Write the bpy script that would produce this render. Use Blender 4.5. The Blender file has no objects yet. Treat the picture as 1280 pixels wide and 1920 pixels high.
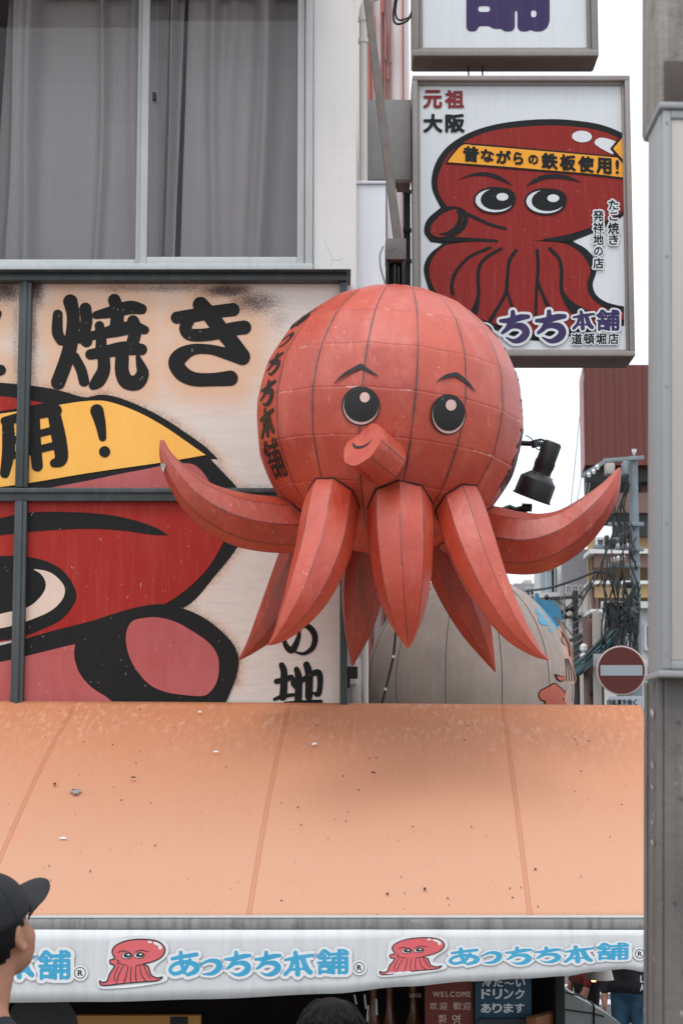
import bpy, bmesh, math, random
import numpy as np
from mathutils import Vector, Matrix, noise as mnoise
random.seed(7)
rnd = random.Random(11)
SC = bpy.context.scene
COL = SC.collection
R = math.radians

# ------------------------------------------------------------------ camera
CAMZ = 2.8
FPX, CX, CY = 2967.0, 640.0, 1136.0
TH = math.atan(FPX / 28000.0)
cam_d = bpy.data.cameras.new('camera')
cam = bpy.data.objects.new('camera', cam_d); COL.objects.link(cam)
cam.location = (0, 0, CAMZ); cam.rotation_euler = (math.pi / 2 + TH, 0, 0)
cam_d.sensor_width = 36; cam_d.lens = FPX / 1920 * 36
cam_d.shift_y = (CY - 960) / 1920
cam_d.clip_start = 0.05; cam_d.clip_end = 2000
cam_d.dof.use_dof = True; cam_d.dof.focus_distance = 7.7; cam_d.dof.aperture_fstop = 7.0
SC.camera = cam

# ------------------------------------------------------------------ world and sun
SUN_EL, SUN_ROT = R(62), R(200)
w = bpy.data.worlds.new('World'); SC.world = w; w.use_nodes = True
nt = w.node_tree; nt.nodes.clear()
def wn(t, **k):
    n = nt.nodes.new(t)
    for a, b in k.items(): setattr(n, a, b)
    return n
out = wn('ShaderNodeOutputWorld'); add = wn('ShaderNodeAddShader')
bg1 = wn('ShaderNodeBackground'); bg2 = wn('ShaderNodeBackground')
sky = wn('ShaderNodeTexSky', sky_type='NISHITA', sun_disc=False, sun_elevation=SUN_EL, sun_rotation=SUN_ROT)
nt.links.new(sky.outputs[0], bg1.inputs[0]); bg1.inputs[1].default_value = 0.05
tc = wn('ShaderNodeTexCoord'); sep = wn('ShaderNodeSeparateXYZ'); nt.links.new(tc.outputs['Generated'], sep.inputs[0])
rmp = wn('ShaderNodeValToRGB'); nt.links.new(sep.outputs[2], rmp.inputs[0])
cr = rmp.color_ramp
cr.elements[0].position = 0.0; cr.elements[0].color = (.74, .77, .79, 1)
cr.elements[1].position = 0.9; cr.elements[1].color = (1.9, 1.92, 1.96, 1)
nz = wn('ShaderNodeTexNoise'); nz.inputs['Scale'].default_value = 3; nz.inputs['Detail'].default_value = 5
nt.links.new(tc.outputs['Generated'], nz.inputs[0])
mr = wn('ShaderNodeMapRange'); mr.inputs[3].default_value = .93; mr.inputs[4].default_value = 1.07
nt.links.new(nz.outputs[0], mr.inputs[0])
nt.links.new(rmp.outputs[0], bg2.inputs[0]); nt.links.new(mr.outputs[0], bg2.inputs[1])
nt.links.new(bg1.outputs[0], add.inputs[0]); nt.links.new(bg2.outputs[0], add.inputs[1])
nt.links.new(add.outputs[0], out.inputs[0])
sl = bpy.data.lights.new('sun', 'SUN'); sl.energy = 1.15; sl.angle = R(24); sl.color = (1, .96, .92)
so = bpy.data.objects.new('sun', sl); COL.objects.link(so)
so.rotation_euler = (R(90) - SUN_EL, 0, R(-22)); so.location = (0, -5, 20)
SC.view_settings.view_transform = 'Standard'; SC.view_settings.look = 'None'
SC.view_settings.exposure = -0.1; SC.view_settings.gamma = 1
SC.view_settings.use_curve_mapping = False
SC.cycles.use_denoising = True
SC.cycles.max_bounces = 6

# ------------------------------------------------------------------ helpers: perspective of the surveyed place
CT, ST = math.cos(TH), math.sin(TH)
def ray(px, py):
    u = (px - CX) / FPX; v = (CY - py) / FPX
    return Vector((u, CT - v * ST, ST + v * CT))
CAM = Vector((0, 0, CAMZ))
def at(px, py, Y):
    d = ray(px, py); return CAM + d * (Y / d.y)
def X(px, Y, py=960): return at(px, py, Y).x
def Z(py, Y): return at(640, py, Y).z

def lin(c): return tuple(((v / 255) / 12.92 if v / 255 <= .04045 else ((v / 255 + .055) / 1.055) ** 2.4) for v in c)
# ------------------------------------------------------------------ materials
class NT:
    def __init__(s, name):
        s.m = bpy.data.materials.new(name); s.m.use_nodes = True
        s.t = s.m.node_tree; s.b = s.t.nodes['Principled BSDF']
    def n(s, t, ins=None, **k):
        n = s.t.nodes.new(t)
        for a, b in k.items(): setattr(n, a, b)
        for a, b in (ins or {}).items():
            if isinstance(b, bpy.types.NodeSocket): s.t.links.new(b, n.inputs[a])
            else: n.inputs[a].default_value = b
        return n
    def L(s, a, b): s.t.links.new(a, b)
    def math(s, op, a, b=None, c=None, clamp=False):
        ins = {0: a}
        if b is not None: ins[1] = b
        if c is not None: ins[2] = c
        return s.n('ShaderNodeMath', ins, operation=op, use_clamp=clamp).outputs[0]
    def mix(s, f, a, b):
        n = s.t.nodes.new('ShaderNodeMix'); n.data_type = 'RGBA'
        for i, v in ((0, f), (6, a), (7, b)):
            if isinstance(v, bpy.types.NodeSocket): s.t.links.new(v, n.inputs[i])
            elif i == 0: n.inputs[i].default_value = v
            else: n.inputs[i].default_value = (*v[:3], 1)
        return n.outputs[2]
    def co(s, sc=(1, 1, 1), kind='Object'):
        t = s.n('ShaderNodeTexCoord').outputs[kind]
        return s.n('ShaderNodeMapping', {0: t, 3: sc}).outputs[0]
    def noise(s, vec, scale, detail=4, rough=.55):
        return s.n('ShaderNodeTexNoise', {'Vector': vec, 'Scale': scale, 'Detail': detail, 'Roughness': rough}).outputs[0]
    def step(s, v, lo, hi):
        return s.n('ShaderNodeMapRange', {0: v, 1: lo, 2: hi, 3: 0., 4: 1.}).outputs[0]
    def bump(s, h, dist=.01, strength=.5):
        s.L(s.n('ShaderNodeBump', {'Height': h, 'Distance': dist, 'Strength': strength}).outputs[0], s.b.inputs['Normal'])
    def base(s, v):
        if isinstance(v, bpy.types.NodeSocket): s.L(v, s.b.inputs['Base Color'])
        else: s.b.inputs['Base Color'].default_value = (*v[:3], 1)

def weathered(name, c, rough=.6, var=.12, scale=3., streak=0., streak_c=None, spot=0., spot_c=None, bump=0., metal=0., spec=.4, bscale=60, specks=0.):
    """paint, metal or plaster with a mottled tone, rain streaks and spots of dirt"""
    m = NT(name); c = Vector(lin(c)) if max(c) > 1 else Vector(c)
    co = m.co(); nz = m.noise(co, scale, 6, .6)
    col = m.mix(m.step(nz, .3, .7), c * (1 - var), c * (1 + var * .6))
    if streak:
        st = m.noise(m.co((14, 14, .7)), 1.6, 6, .65)
        col = m.mix(m.math('MULTIPLY', m.step(st, .48, .75), streak), col, lin(streak_c or (60, 55, 50)))
    if spot:
        sp = m.noise(co, scale * 3.3, 8, .7)
        col = m.mix(m.math('MULTIPLY', m.step(sp, .56, .68), spot), col, lin(spot_c or (70, 60, 52)))
    if specks:
        sk = m.noise(m.co((1, 1, .5)), 55, 3, .6)
        col = m.mix(m.math('MULTIPLY', m.step(sk, .68, .74), specks), col, (.6, .56, .52))
    m.base(col); m.b.inputs['Roughness'].default_value = rough
    m.b.inputs['Metallic'].default_value = metal; m.b.inputs['Specular IOR Level'].default_value = spec
    if bump: m.bump(m.noise(co, bscale, 5, .6), bump, .6)
    return m.m
def plain(name, c, rough=.6, spec=.4):
    m = NT(name); m.base(lin(c)); m.b.inputs['Roughness'].default_value = rough
    m.b.inputs['Specular IOR Level'].default_value = spec
    return m.m
def emit(name, c, s):
    m = NT(name); m.base(lin(c)); m.b.inputs['Emission Color'].default_value = (*lin(c), 1)
    m.b.inputs['Emission Strength'].default_value = s
    return m.m

def octopus_paint(name='octopus_red_paint', bloom=.34, rust=.0):
    m = NT(name)
    uv = m.n('ShaderNodeTexCoord').outputs['UV']
    s = m.n('ShaderNodeSeparateXYZ', {0: uv}); u, v = s.outputs[0], s.outputs[1]
    co = m.co()
    big = m.noise(co, 2.2, 5, .6)
    col = m.mix(m.step(big, .32, .68), lin((158, 42, 22)), lin((186, 66, 40)))
    cell = m.n('ShaderNodeCombineXYZ', {0: m.math('FLOOR', u), 1: m.math('FLOOR', v), 2: 0.})
    wn_ = m.n('ShaderNodeTexWhiteNoise', {'Vector': cell.outputs[0]}).outputs[0]
    col = m.mix(m.math('MULTIPLY', wn_, .4), col, lin((194, 82, 56)))
    # chalky bloom of the old paint
    bl = m.noise(m.co((3, 3, 1.2)), 2.6, 7, .62)
    col = m.mix(m.math('MULTIPLY', m.step(bl, .52, .80), bloom), col, lin((214, 132, 108)))
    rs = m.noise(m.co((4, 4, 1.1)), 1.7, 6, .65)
    col = m.mix(m.math('MULTIPLY', m.step(rs, .40 - .16 * (rust > .1), .66), rust), col, lin((98, 36, 14)))  # rust patches; on the rear tentacles they also paint in shade
    # horizontal sheet joints with scuffed pale edges
    dv = m.math('SUBTRACT', .5, m.math('ABSOLUTE', m.math('SUBTRACT', m.math('FRACT', v), .5)))
    jn = m.noise(m.co((5, 5, 5)), 1.5, 5, .7)
    wob = m.math('MULTIPLY', m.math('SUBTRACT', m.noise(co, 60, 2), .5), .03)
    dvw = m.math('ADD', dv, wob)
    jm = m.math('MULTIPLY', m.math('SUBTRACT', 1., m.step(dvw, .008, .024)), m.step(jn, .56, .64))
    col = m.mix(m.math('MULTIPLY', jm, .62), col, lin((226, 196, 186)))
    jd = m.math('MULTIPLY', m.math('SUBTRACT', 1., m.step(dv, .004, .018)), m.math('SUBTRACT', 1., m.step(jn, .40, .54)))
    col = m.mix(m.math('MULTIPLY', jd, .3), col, lin((110, 34, 26)))
    # drips and chips
    dr = m.noise(m.co((34, 34, 3.)), 1.4, 5, .7)
    col = m.mix(m.math('MULTIPLY', m.step(dr, .655, .73), .6), col, lin((224, 190, 180)))
    ch = m.noise(co, 46, 3, .7)
    col = m.mix(m.math('MULTIPLY', m.step(ch, .705, .745), .7), col, lin((225, 205, 198)))
    ch2 = m.noise(m.co((1.3, 1, .9)), 38, 2, .5)
    col = m.mix(m.math('MULTIPLY', m.step(ch2, .745, .77), .85), col, lin((60, 30, 26)))
    sc = m.noise(m.co((9, 9, 2.2)), 2.1, 7, .75)
    col = m.mix(m.math('MULTIPLY', m.step(sc, .60, .70), .35), col, lin((216, 150, 128)))
    gd = m.noise(m.co((7, 7, 1.2)), 1.9, 6, .7)
    col = m.mix(m.math('MULTIPLY', m.step(gd, .56, .74), .38), col, lin((104, 34, 22)))
    # grime in the weld seams
    du = m.math('SUBTRACT', .5, m.math('ABSOLUTE', m.math('SUBTRACT', m.math('FRACT', u), .5)))
    sn = m.noise(co, 24, 5, .7)
    wid = m.math('MULTIPLY_ADD', sn, .05, -.004)
    line = m.math('SUBTRACT', 1., m.math('DIVIDE', du, wid), clamp=True)
    line = m.step(line, 0., .45)
    wide = m.math('SUBTRACT', 1., m.step(du, 0., .10))
    patch = m.step(m.noise(co, 6, 4, .7), .42, .68)
    col = m.mix(m.math('MULTIPLY', m.math('MULTIPLY', wide, patch), .62), col, lin((98, 36, 28)))
    col = m.mix(m.math('MULTIPLY', line, .85), col, lin((56, 24, 20)))
    m.base(col)
    m.L(m.math('MULTIPLY_ADD', big, .22, .36), m.b.inputs['Roughness'])
    m.b.inputs['Specular IOR Level'].default_value = .6
    m.b.inputs['Coat Weight'].default_value = .3; m.b.inputs['Coat Roughness'].default_value = .38
    h = m.math('ADD', m.math('MULTIPLY', m.noise(co, 5, 3), 1.), m.math('MULTIPLY', m.math('MINIMUM', du, .03), 10.))
    h = m.math('ADD', h, m.math('MULTIPLY', m.math('MINIMUM', dv, .03), 8.))
    h = m.math('ADD', h, m.math('MULTIPLY', m.noise(m.co((1, 1, .6)), 11, 4, .6), .8))
    m.bump(h, .014, .55)
    return m.m

def ground_mat(name, c, sc):
    m = NT(name); co = m.co(); c = Vector(lin(c))
    a = m.noise(co, sc, 6, .6); b = m.noise(co, 140, 2, .5)
    col = m.mix(m.step(a, .3, .7), c * .8, c * 1.15)
    col = m.mix(m.math('MULTIPLY', m.step(b, .45, .7), .4), col, c * 1.6)
    m.base(col); m.b.inputs['Roughness'].default_value = .85; m.bump(b, .004, .5)
    return m.m

def awning_mat():
    m = NT('orange_awning_cloth')
    co = m.co(); c = Vector(lin((193, 127, 90)))
    a = m.noise(m.co((1, .6, 1)), 1.3, 5, .6)
    col = m.mix(m.step(a, .3, .7), c * .93, c * 1.05)
    uv = m.n('ShaderNodeTexCoord').outputs['UV']
    s = m.n('ShaderNodeSeparateXYZ', {0: uv}); v = s.outputs[1]      # 0 at the wall, 1 at the rail
    # cloth paler towards the rail, worn coating near the wall
    col = m.mix(m.step(v, .05, .8), c * .92, Vector(lin((190, 144, 118))))
    top = m.math('SUBTRACT', 1., m.step(v, .10, .42))
    wv = m.n('ShaderNodeMapping', {0: uv, 3: (26., 13., 1)}).outputs[0]
    wr = m.noise(wv, 1.5, 8, .72)
    zone = m.step(m.noise(co, 2.0, 3), .30, .55)
    wm = m.math('MULTIPLY', m.math('MULTIPLY', m.step(wr, .50, .66), top), zone)
    col = m.mix(m.math('MULTIPLY', wm, .6), col, lin((216, 182, 164)))
    wr2 = m.noise(m.n('ShaderNodeMapping', {0: uv, 3: (60., 70., 1)}).outputs[0], 1.2, 4, .6)
    col = m.mix(m.math('MULTIPLY', m.step(wr2, .62, .72), .3), col, lin((206, 150, 112)))
    bs = m.noise(m.n('ShaderNodeMapping', {0: uv, 3: (200., 90., 1)}).outputs[0], .62, 2, .4)
    col = m.mix(m.math('MULTIPLY', m.step(bs, .745, .765), .8), col, lin((48, 38, 34)))
    ys = m.noise(m.n('ShaderNodeMapping', {0: uv, 3: (7., 5., 1)}).outputs[0], 1., 5, .6)
    col = m.mix(m.math('MULTIPLY', m.step(ys, .60, .72), .25), col, lin((196, 122, 84)))
    # doubled strip of cloth at each sewn seam
    u = s.outputs[0]
    du = m.math('SUBTRACT', .5, m.math('ABSOLUTE', m.math('SUBTRACT', m.math('FRACT', u), .5)))
    sm = m.math('SUBTRACT', 1., m.step(du, .0088, .0105))
    stc = m.math('SUBTRACT', 1., m.step(m.math('ABSOLUTE', m.math('SUBTRACT', du, .0078)), .0008, .002))
    col = m.mix(m.math('MULTIPLY', sm, .34), col, lin((168, 96, 64)))
    col = m.mix(m.math('MULTIPLY', stc, .22), col, lin((130, 74, 48)))
    m.base(col); m.b.inputs['Roughness'].default_value = .72; m.b.inputs['Specular IOR Level'].default_value = .25
    weave = m.noise(m.n('ShaderNodeMapping', {0: uv, 3: (400., 300., 1)}).outputs[0], 1., 2)
    h = m.math('ADD', m.math('MULTIPLY', weave, .15), m.math('MULTIPLY', m.noise(m.co((2, .6, 1)), 2.2, 3), 3.))
    h = m.math('ADD', h, m.math('MULTIPLY', sm, .5))
    h = m.math('ADD', h, m.math('MULTIPLY', m.noise(m.n('ShaderNodeMapping', {0: uv, 3: (16., 3., 1)}).outputs[0], 1., 4, .6), 2.5))
    m.bump(h, .006, .5)
    return m.m

def panel_mat():
    """airbrushed white panel: attribute 'halo' = orange brown glow, 'burn' = dark speckle (paint of the design)"""
    m = NT('airbrushed_white_panel'); co = m.co()
    base = Vector(lin((216, 205, 196)))
    br = m.noise(m.co((6, 6, 60)), 1.2, 6, .7)
    col = m.mix(m.step(br, .35, .7), base, base * .86)
    ha = m.n('ShaderNodeAttribute', attribute_name='halo').outputs['Fac']
    bu = m.n('ShaderNodeAttribute', attribute_name='burn').outputs['Fac']
    f1 = m.noise(co, 160, 3, .7); f2 = m.noise(co, 9, 4, .6)
    sp = m.math('ADD', m.math('MULTIPLY', m.math('SUBTRACT', f1, .5), 1.6), m.math('MULTIPLY', m.math('SUBTRACT', f2, .5), .5))
    hm = m.math('ADD', ha, m.math('MULTIPLY', sp, .35))
    col = m.mix(m.math('MULTIPLY', m.step(hm, .12, 1.), m.step(ha, 0., .2)), col, lin((214, 166, 128)))
    bm_ = m.math('ADD', bu, sp)
    col = m.mix(m.math('MULTIPLY', m.step(bm_, .25, .8), m.step(bu, .0, .15)), col, lin((74, 46, 36)))
    m.base(col); m.b.inputs['Roughness'].default_value = .5
    return m.m

def art_paint(name, c, c2=None, var=.08, rough=.45, specks=.5):
    m = NT(name); c = Vector(lin(c)); co = m.co()
    c2 = Vector(lin(c2)) if c2 else c * (1 + var)
    n = m.noise(m.co((3, 3, 1)), 2., 6, .65)
    col = m.mix(m.step(n, .3, .7), c, c2)
    dark = max(c) < .03
    st = m.noise(m.co((40, 40, 2)), 1.3, 6, .7)
    if not dark: col = m.mix(m.math('MULTIPLY', m.step(st, .5, .75), .09), col, lin((200, 150, 140)))
    if specks:
        sp = m.noise(m.co((1.4, 1, .8)), 42, 2, .6)
        col = m.mix(m.math('MULTIPLY', m.step(sp, .725, .75), specks), col, lin((205, 190, 182)))
    m.base(col); m.b.inputs['Roughness'].default_value = .6 if dark else rough
    m.b.inputs['Specular IOR Level'].default_value = .2
    return m.m

def corrugated(name, c, pitch):
    m = NT(name); c = Vector(lin(c)); co = m.co()
    s = m.n('ShaderNodeSeparateXYZ', {0: co})
    w_ = m.math('FRACT', m.math('DIVIDE', m.math('ADD', s.outputs[0], s.outputs[1]), pitch))
    ln = m.math('LESS_THAN', w_, .16)
    n = m.noise(m.co((1, 1, .2)), 1.2, 5)
    col = m.mix(m.step(n, .3, .7), c * .9, c * 1.1)
    col = m.mix(m.math('MULTIPLY', ln, .5), col, c * .5)
    m.base(col); m.b.inputs['Roughness'].default_value = .6
    m.bump(m.math('SINE', m.math('MULTIPLY', w_, 6.283)), .05, .6)
    return m.m

def screen_mat():
    """window glass with an insect screen: thin woven wires seen against the curtain"""
    m = NT('window_glass_with_insect_screen'); co = m.co()
    s = m.n('ShaderNodeSeparateXYZ', {0: co})
    def lines(v, p, wd):
        f = m.math('FRACT', m.math('DIVIDE', v, p)); return m.math('LESS_THAN', f, wd)
    g = m.math('MAXIMUM', lines(s.outputs[0], .0155, .16), lines(s.outputs[2], .0155, .16))
    fac = m.math('MULTIPLY_ADD', g, .24, .03)
    wire = m.n('ShaderNodeBsdfDiffuse', {0: (.055, .05, .05, 1)})
    tr = m.n('ShaderNodeBsdfTransparent', {0: (.88, .87, .87, 1)})
    gl = m.n('ShaderNodeBsdfGlossy', {0: (1, 1, 1, 1), 'Roughness': .04})
    a = m.n('ShaderNodeMixShader', {0: fac, 1: tr.outputs[0], 2: wire.outputs[0]})
    fr = m.n('ShaderNodeFresnel', {0: 1.4})
    b = m.n('ShaderNodeMixShader', {0: fr.outputs[0], 1: a.outputs[0], 2: gl.outputs[0]})
    m.L(b.outputs[0], m.t.nodes['Material Output'].inputs[0])
    return m.m

MAT = dict(
    octo=octopus_paint(rust=.0), octo_rear_shade=octopus_paint('rear_shade_and_rust_red_paint', .08, .75), octo_arm=octopus_paint('streaked_red_paint', .22, .35),  # rear tentacles get a darker rusty copy with their shade in the colour
    octo_dark=weathered('weld_grime', (62, 26, 22), .8, .4, 30),
    octo_black=weathered('worn_black_paint', (30, 29, 29), .45, .15, 14, specks=.35),
    octo_white=weathered('worn_pink_white_paint', (214, 176, 168), .5, .08, 10),
    octo_metal=weathered('bare_worn_metal', (150, 146, 140), .5, .2, 20),
    plaster=weathered('white_plaster', (218, 215, 212), .85, .04, 2.5, streak=.06, spot=.12, spot_c=(168, 160, 152), bump=.004, bscale=90),
    alu=weathered('pale_window_aluminium', (188, 190, 190), .45, .06, 4, streak=.14, spot=.16, spot_c=(128, 126, 122)),
    frame=weathered('dark_green_grey_steel', (62, 70, 72), .45, .16, 6, streak=.35, streak_c=(104, 108, 108), spot=.2, spot_c=(36, 38, 40)),
    panel=panel_mat(),
    ink=art_paint('black_sign_paint', (24, 24, 24), (29, 28, 27), rough=.4, specks=.55),
    bred=art_paint('red_sign_paint', (150, 30, 20), (162, 42, 34)),
    bpink=art_paint('faded_pink_sign_paint', (170, 78, 76), (180, 98, 98)),
    byellow=art_paint('yellow_sign_paint', (241, 176, 76), (245, 188, 96), specks=.2),
    bcream=art_paint('cream_sign_paint', (220, 200, 186), (208, 184, 168), specks=.2),
    s_white=weathered('white_acrylic_sign', (206, 211, 214), .35, .03, 2, streak=.22, streak_c=(176, 174, 172)),
    s_red=art_paint('deep_red_film', (132, 30, 24), (138, 33, 27), rough=.35, specks=.5),
    s_black=art_paint('black_film', (24, 25, 27), (27, 28, 30), rough=.35, specks=.2),
    s_orange=art_paint('orange_film', (232, 156, 46), (236, 164, 54), rough=.35, specks=.1),
    s_purple=art_paint('purple_film', (52, 42, 84), (56, 46, 88), rough=.35, specks=.3),
    s_maroon=art_paint('maroon_film', (122, 38, 46), (126, 42, 48), rough=.35, specks=.2),
    s_frame=weathered('brown_grey_sign_casing', (140, 134, 129), .45, .1, 3, streak=.28, streak_c=(96, 88, 82), spot=.12),
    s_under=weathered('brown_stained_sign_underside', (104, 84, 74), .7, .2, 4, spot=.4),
    grey_metal=weathered('stained_grey_steel', (140, 138, 137), .5, .12, 2.5, streak=.3, streak_c=(100, 94, 90), spot=.15),
    rusty=weathered('rusty_grey_bar', (92, 85, 81), .75, .25, 9, spot=.6, spot_c=(124, 84, 62), bump=.003),
    boxm=weathered('weathered_dark_box', (104, 98, 96), .7, .25, 9, spot=.6, spot_c=(52, 44, 40), specks=.7),
    darkm=weathered('dark_steel', (40, 40, 42), .55, .2, 9),
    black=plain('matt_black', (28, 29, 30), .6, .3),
    lampblack=weathered('black_lamp_enamel', (30, 32, 33), .42, .15, 8, spot=.1, spot_c=(70, 70, 70)),
    white_pipe=weathered('white_pipe', (196, 190, 184), .5, .08, 4, streak=.2, streak_c=(130, 120, 112)),
    white_box=weathered('white_cabinet', (206, 208, 213), .45, .03, 3, streak=.1, streak_c=(160, 160, 160)),
    awn=awning_mat(),
    rail=weathered('oxidised_aluminium_rail', (142, 141, 140), .4, .2, 5, streak=.75, streak_c=(52, 49, 47), spot=.35, spot_c=(70, 68, 66)),
    valance=weathered('white_valance_vinyl', (208, 210, 211), .55, .03, 4, streak=.28, streak_c=(150, 150, 150), spot=.12, spot_c=(150, 148, 146)),
    v_blue=art_paint('sky_blue_print', (62, 156, 194), (74, 166, 202), specks=.3),
    v_pink=art_paint('pink_print', (214, 100, 104), (218, 108, 112), specks=.4),
    v_white=plain('white_sticker', (220, 222, 223), .5),
    v_edge=plain('grey_sticker_edge', (176, 175, 175), .7),
    v_ink=plain('dark_print', (56, 52, 54), .6),
    concrete=weathered('weathered_concrete_post', (150, 145, 139), .85, .16, 3, streak=.75, streak_c=(74, 66, 60), spot=.5, spot_c=(96, 88, 82), bump=.006),
    steelpost=weathered('weathered_grey_post', (100, 97, 94), .7, .25, 5, streak=.75, streak_c=(66, 60, 56), spot=.6, spot_c=(80, 62, 54), specks=.5, bump=.004),
    cab=weathered('pale_grey_cabinet', (150, 152, 153), .5, .05, 3, streak=.15),
    cab_pan=weathered('beige_grey_cabinet_panel', (176, 171, 167), .55, .04, 2, streak=.1),
    stain=weathered('dark_tar_patch', (84, 76, 71), .8, .2, 6, streak=.4),
    asphalt=ground_mat('asphalt', (72, 73, 76), .8),
    paving=ground_mat('pavement_concrete', (128, 124, 120), 1.5),
    road_white=weathered('worn_road_paint', (196, 197, 198), .8, .1, 5, spot=.3, spot_c=(120, 120, 120)),
    skin=weathered('skin', (172, 124, 100), .6, .12, 26, spec=.3, spot=.12, spot_c=(140, 84, 68), bump=.0015, bscale=220),
    skin2=weathered('pale_skin', (196, 146, 124), .55, .05, 20),
    capm=weathered('black_cap_cotton', (34, 35, 38), .9, .15, 30, bump=.002, bscale=400),
    hair=weathered('black_hair', (20, 18, 17), .65, .3, 50, spec=.15),
    navy=weathered('navy_jacket', (22, 29, 37), .85, .15, 10),
    jeans=weathered('blue_jeans', (52, 84, 108), .9, .2, 12),
    darkcloth=weathered('dark_cloth', (32, 32, 36), .9, .2, 10),
    redcloth=weathered('dark_red_cloth', (104, 36, 26), .85, .2, 10),
    greycloth=weathered('light_grey_cloth', (150, 156, 164), .85, .1, 10),
    shop_dark=weathered('dark_shop_wall', (38, 33, 31), .8, .3, 2),  # near-black tone all over the stall's back wall
    wood=weathered('brown_wood', (120, 76, 44), .6, .2, 5),
    ochre=weathered('ochre_board', (168, 120, 58), .6, .1, 5),
    tarp=weathered('grey_tarpaulin', (138, 141, 140), .6, .14, 6, spot=.3, spot_c=(92, 92, 92)),
    w_red=weathered('brown_red_board', (112, 44, 36), .5, .06, 4),
    w_blue=weathered('teal_blue_board', (22, 66, 88), .45, .06, 4),
    w_text=plain('pale_pink_print', (206, 178, 170), .6),
    w_text2=plain('pale_blue_print', (208, 214, 220), .6),
    ball=weathered('grey_beige_ball_skin', (166, 147, 136), .55, .16, 3, streak=.35, streak_c=(190, 178, 170), spot=.35, spot_c=(176, 160, 150)),
    ball_seam=plain('dark_seam', (104, 90, 84), .7),
    b_blue=weathered('flaking_blue_paint', (86, 158, 190), .6, .1, 20, spot=.4, spot_c=(160, 160, 160)),
    b_orange=weathered('orange_paint', (192, 98, 78), .6, .1, 10),
    b_peach=weathered('peach_paint', (196, 152, 132), .6, .1, 10),
    sign_red=weathered('red_road_sign_film', (86, 24, 18), .3, .03, 4),
    sign_bar=weathered('white_road_sign_film', (158, 164, 172), .35, .03, 4),
    sign_rim=weathered('sign_rim', (196, 176, 166), .4, .05, 8),
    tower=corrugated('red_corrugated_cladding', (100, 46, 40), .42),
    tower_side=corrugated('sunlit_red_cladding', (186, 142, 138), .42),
    stripe=corrugated('white_corrugated_cladding', (214, 208, 208), .5),
    stripe_red=weathered('red_oxide_tube', (158, 92, 84), .7, .15, 4),
    b_beige=weathered('beige_render', (176, 168, 160), .85, .06, .8, streak=.2),
    b_ochre=weathered('ochre_render', (158, 132, 96), .85, .08, .8, streak=.2),
    b_brown=weathered('brown_tile', (112, 88, 80), .8, .1, 1.),
    b_grey=weathered('grey_tile', (150, 148, 152), .8, .06, .6, streak=.12),
    b_white=weathered('white_render', (204, 202, 200), .85, .04, .8, streak=.15),
    b_glass=plain('dark_window_glass', (58, 62, 68), .15, .6),
    b_glass2=plain('pale_window_glass', (150, 166, 172), .15, .6),
    pole=weathered('blue_grey_utility_pole', (126, 136, 142), .6, .12, 3, streak=.3),
    pole_dark=weathered('dark_utility_pole', (58, 58, 60), .7, .2, 3),
    porcelain=plain('white_porcelain', (214, 214, 212), .25, .6),
    cable=plain('black_cable', (34, 35, 37), .6),
    cable_teal=plain('teal_cable', (62, 100, 104), .6),
    cable_grey=plain('grey_wire', (128, 130, 134), .6),
    curtain=weathered('grey_white_curtain', (206, 201, 201), .9, .05, 3),
    bulb=emit('warm_bulb', (255, 196, 140), 3.0),
    glow=emit('lamp_inside', (250, 190, 140), .5),
    lampshade=weathered('grey_white_enamel', (186, 182, 178), .4, .06, 8),
    amber=weathered('amber_bottle', (90, 52, 26), .2, .3, 12, spec=.6),
    gravel=weathered('speckled_board', (58, 60, 62), .7, .6, 60),
)

# ------------------------------------------------------------------ object helpers
ORG = {}
def empty(name, loc, label, cat, group=None):
    o = bpy.data.objects.new(name, None); COL.objects.link(o); o.location = loc; o.empty_display_size = .1
    o['label'] = label; o['category'] = cat
    if group: o['group'] = group
    ORG[o.name] = Vector(loc); return o
def mesh(name, V, F, mats, parent=None, loc=None, MI=None, smooth=None, UV=None):
    """one mesh object from world-space points; parent's own place is taken off"""
    org = ORG[parent.name] if parent is not None else Vector(loc if loc is not None else (0, 0, 0))
    me = bpy.data.meshes.new(name)
    me.from_pydata([tuple(Vector(v) - org) for v in V], [], F)
    if not isinstance(mats, (list, tuple)): mats = [mats]
    for m in mats: me.materials.append(MAT[m] if isinstance(m, str) else m)
    if MI is not None: me.polygons.foreach_set('material_index', MI)
    if UV is not None:
        l = me.uv_layers.new(name='UVMap')
        l.data.foreach_set('uv', np.array(UV, 'f').ravel())
    if smooth is not None:
        me.polygons.foreach_set('use_smooth', [True] * len(me.polygons))
        if smooth < 180:
            me.set_sharp_from_angle(angle=R(smooth))
    me.update()
    o = bpy.data.objects.new(name, me); COL.objects.link(o)
    if parent is not None: o.parent = parent; ORG[o.name] = org
    else: o.location = org; ORG[o.name] = org
    return o
def tag(o, label, cat, group=None):
    o['label'] = label; o['category'] = cat
    if group: o['group'] = group
    return o
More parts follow.
